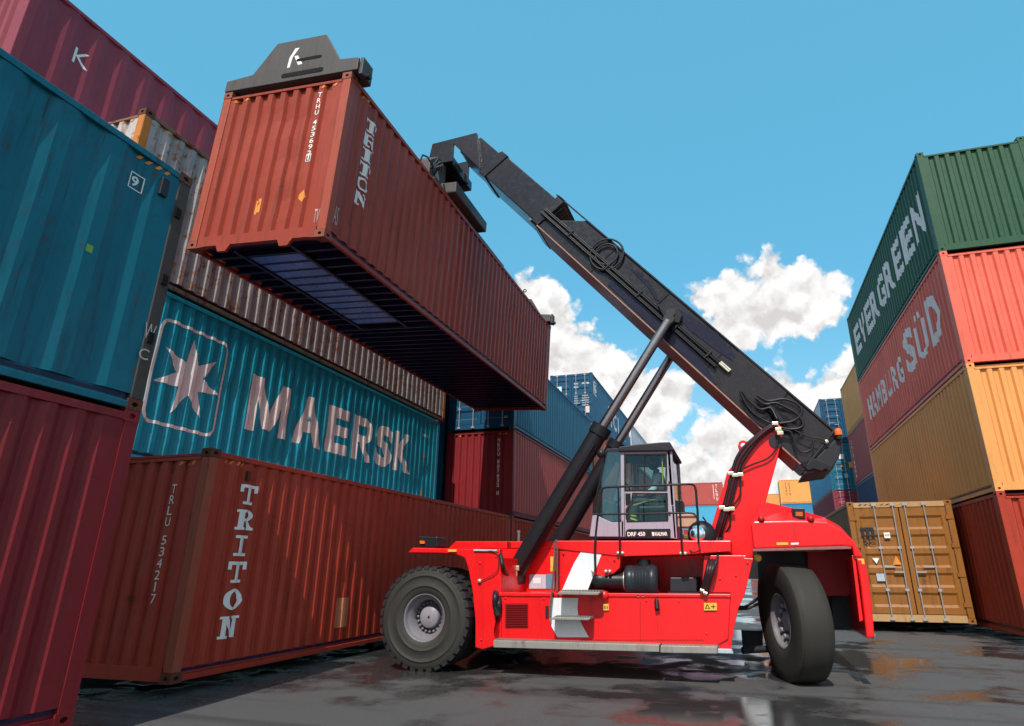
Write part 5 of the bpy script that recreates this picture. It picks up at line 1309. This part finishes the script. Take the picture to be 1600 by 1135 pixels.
# details: weld beads, bolts, decals, dirt catchers
for s0 in (1.05, 2.35, 3.9, 5.4):
    a, b = along(.04, s0), along(.96, s0+.02); a.y = b.y = YBM-.004
    addb(MB().tube([a, b], .010, 6), 'weld_bead', M_BOOM)
cg = P(948, 398, YBM-.05)
for rr2 in (.30, .20): addb(MB().tube([(cg.x+math.cos(k*math.pi/12)*rr2*.7-math.sin(k*math.pi/12)*rr2*.9, YBM-.06, cg.z+math.sin(k*math.pi/12)*rr2*.7+math.cos(k*math.pi/12)*rr2*.9) for k in range(25)], .022, 8), 'cable_guide', M_DARK)
for (u, v) in ((750, 880), (752, 1000), (775, 870), (1104, 940), (1104, 990), (1134, 945), (1128, 1000), (1150, 900), (1168, 880), (1125, 905), (880, 865), (960, 875), (790, 935), (850, 936), (930, 938), (1010, 939), (1060, 940)):
    p = P(u, v, YN); y_ = YN-.03 if 940 < 0 else (YN+.03-.002 if u > 1120 else YN-.002)
    add(MB().lathe([(0, -.010), (.014, -.010), (.016, 0)], 8, (p.x, y_, p.z)), 'bolt', M_MRED)
for (u0, v0, u1, v1) in ((783, 940, 783.8, 998), (1000, 940, 1000.7, 1003), (905, 1000, 1100, 1000.8)):
    add(pr([(u0, v0), (u1, v0), (u1, v1), (u0, v1)], YN-.0035, YN-.001), 'panel_seam', paint('seam_red', (.16, .004, .005), .6, 0, .3))

# ------------------------------------------------------------------ the driver
def skin_mesh(name, pts, edges, mat, parent=None, sub=2, root_i=0):
    me = bpy.data.meshes.new(name); me.from_pydata([p[0] for p in pts], edges, []); me.update()
    o = link(bpy.data.objects.new(name, me)); o.parent = parent
    o.modifiers.new('skin', 'SKIN')
    if not me.skin_vertices: me.skin_vertices.new() if hasattr(me.skin_vertices, 'new') else None
    for i, p in enumerate(pts):
        r = p[1]; me.skin_vertices[0].data[i].radius = (r, r) if not isinstance(r, tuple) else r
    me.skin_vertices[0].data[root_i].use_root = True
    s_ = o.modifiers.new('sub', 'SUBSURF'); s_.levels = sub; s_.render_levels = sub
    dg = bpy.context.evaluated_depsgraph_get(); m2 = bpy.data.meshes.new_from_object(o.evaluated_get(dg))
    o.modifiers.clear(); o.data = m2; m2.materials.clear(); m2.materials.append(mat)
    for p in m2.polygons: p.use_smooth = True
    return o
M_SHIRT = paint('pale_blue_shirt', (.55, .70, .80), .8, 0, .2); M_SKIN = paint('brown_skin', (.24, .12, .075), .5, 0, .05, bump=.02)
M_TROUS = paint('dark_green_trousers', (.05, .075, .075), .8, 0, .2); M_HAIR = paint('dark_hair', (.012, .01, .01), .7, 0, 0); M_HIVIS = paint('hi_vis_band', (.55, .62, .10), .5, 0, .1)
def driver():
    px, py, pz = ss.x+.05, sy_, ss.z+.12
    V = lambda x, y, z: (px+x, py+y, pz+z)
    t = thing('person', 'driver in a pale blue shirt and dark trousers seated in the cab, facing left', 'person', (px, py, pz-.06))
    inv = Vector(t.location)
    S = lambda L: [(tuple(Vector(V(*p))-inv), r) for p, r in L]
    # body: pelvis, spine, neck, arms (skin), head
    body = S([((0, 0, 0), (.15, .13)), ((-.02, 0, .18), (.14, .12)), ((-.03, 0, .36), (.17, .13)), ((-.03, 0, .46), (.14, .1)), ((-.045, 0, .54), .055), ((-.07, 0, .62), .06),
              ((-.03, -.19, .44), .065), ((-.10, -.25, .20), .052), ((-.32, -.18, .12), .040), ((-.42, -.15, .14), .035),
              ((-.03, .19, .44), .065), ((-.10, .25, .20), .052), ((-.32, .18, .12), .040), ((-.42, .15, .14), .035),
              ((-.06, -.1, .0), .095), ((-.44, -.14, .02), .075), ((-.55, -.14, -.36), .055), ((-.62, -.14, -.42), .045),
              ((-.06, .1, .0), .095), ((-.44, .14, .02), .075), ((-.55, .14, -.36), .055), ((-.62, .14, -.42), .045)])
    ed = [(0, 1), (1, 2), (2, 3), (3, 4), (4, 5), (3, 6), (6, 7), (7, 8), (8, 9), (3, 10), (10, 11), (11, 12), (12, 13), (0, 14), (14, 15), (15, 16), (16, 17), (0, 18), (18, 19), (19, 20), (20, 21)]
    o = skin_mesh('body', body, ed, M_SKIN, t)
    # clothes: shirt over torso and sleeves, trousers over legs
    sh = S([((0, 0, .02), (.165, .145)), ((-.02, 0, .18), (.155, .14)), ((-.03, 0, .36), (.185, .145)), ((-.03, 0, .475), (.145, .105)), ((-.03, -.20, .44), .078), ((-.10, -.26, .20), .066), ((-.22, -.22, .16), .058), ((-.03, .20, .44), .078), ((-.10, .26, .20), .066), ((-.22, .22, .16), .058)])
    skin_mesh('shirt', sh, [(0, 1), (1, 2), (2, 3), (3, 4), (4, 5), (5, 6), (3, 7), (7, 8), (8, 9)], M_SHIRT, t)
    tr_ = S([((.0, 0, .02), (.16, .14)), ((-.06, -.1, .0), .115), ((-.44, -.14, .025), .092), ((-.545, -.14, -.33), .072), ((-.06, .1, .0), .115), ((-.44, .14, .025), .092), ((-.545, .14, -.33), .072)])
    skin_mesh('trousers', tr_, [(0, 1), (1, 2), (2, 3), (0, 4), (4, 5), (5, 6)], M_TROUS, t)
    for sy2 in (-.14, .14):
        for z in (-.20, -.27):
            mb = MB(); mb.tube([tuple(Vector(V(-.51+(-.20-z)*.28, sy2, z))-inv), tuple(Vector(V(-.52+(-.20-z)*.28, sy2, z-.03))-inv)], .088, 14); mb.build('reflective_band', M_HIVIS, t)
        mb = MB(); a = Vector(V(-.56, sy2, -.40))-inv
        mb.box((a.x-.2, a.y-.05, a.z-.05), (a.x+.08, a.y+.05, a.z+.03)); mb.build('shoe', M_BLACK, t, bevel=.03)
    # head with nose, ears, beard and hair
    hc = Vector(V(-.09, 0, .72))-inv
    def blob(name, c, r, mat, seg=20, cut=None):
        bm = bmesh.new(); bmesh.ops.create_uvsphere(bm, u_segments=seg, v_segments=seg//2+4, radius=1)
        for v in bm.verts:
            x, y, z = v.co
            if name == 'head':
                if z < 0: x -= .10*(-z); y *= 1-.22*(-z)
            v.co = Vector((c.x+x*r[0], c.y+y*r[1], c.z+z*r[2]))
        if cut: bmesh.ops.bisect_plane(bm, geom=bm.verts[:]+bm.edges[:]+bm.faces[:], plane_co=cut[0], plane_no=cut[1], clear_outer=True)
        me = bpy.data.meshes.new(name); bm.to_mesh(me); bm.free(); me.materials.append(mat)
        for p in me.polygons: p.use_smooth = True
        q = link(bpy.data.objects.new(name, me)); q.parent = t; return q
    blob('head', hc, (.098, .078, .120), M_SKIN)
    blob('hair', hc+Vector((.018, 0, .02)), (.100, .086, .118), M_HAIR, cut=(tuple(hc+Vector((-.03, 0, .0))), (-.8, 0, -.5)))
    blob('beard', hc+Vector((-.02, 0, -.055)), (.088, .074, .075), M_HAIR)
    blob('nose', hc+Vector((-.103, 0, -.005)), (.022, .014, .026), M_SKIN, 10)
    for s2 in (-1, 1):
        blob('ear', hc+Vector((.008, s2*.080, -.002)), (.018, .010, .030), M_SKIN, 10)
        blob('eye', hc+Vector((-.084, s2*.030, .018)), (.012, .010, .009), M_HAIR, 10)
    # hands on the levers: palm with five fingers each
    for s2 in (-1, 1):
        w = Vector(V(-.42, s2*.15, .14))-inv
        pts = [(tuple(w), .030), (tuple(w+Vector((-.07, 0, .0))), (.036, .02))]; e = [(0, 1)]
        for k in range(4):
            b = w+Vector((-.09, (k-1.5)*.018, .0)); L = (.032, .038, .035, .027)[k]
            i = len(pts); pts += [(tuple(b), .0095), (tuple(b+Vector((-L, 0, -.008))), .009), (tuple(b+Vector((-L-.01, 0, -.035))), .008)]
            e += [(1, i), (i, i+1), (i+1, i+2)]
        i = len(pts); pts += [(tuple(w+Vector((-.03, -s2*.035, .005))), .011), (tuple(w+Vector((-.07, -s2*.045, -.012))), .009)]; e += [(0, i), (i, i+1)]
        skin_mesh('hand', pts, e, M_SKIN, t, sub=1)
driver()
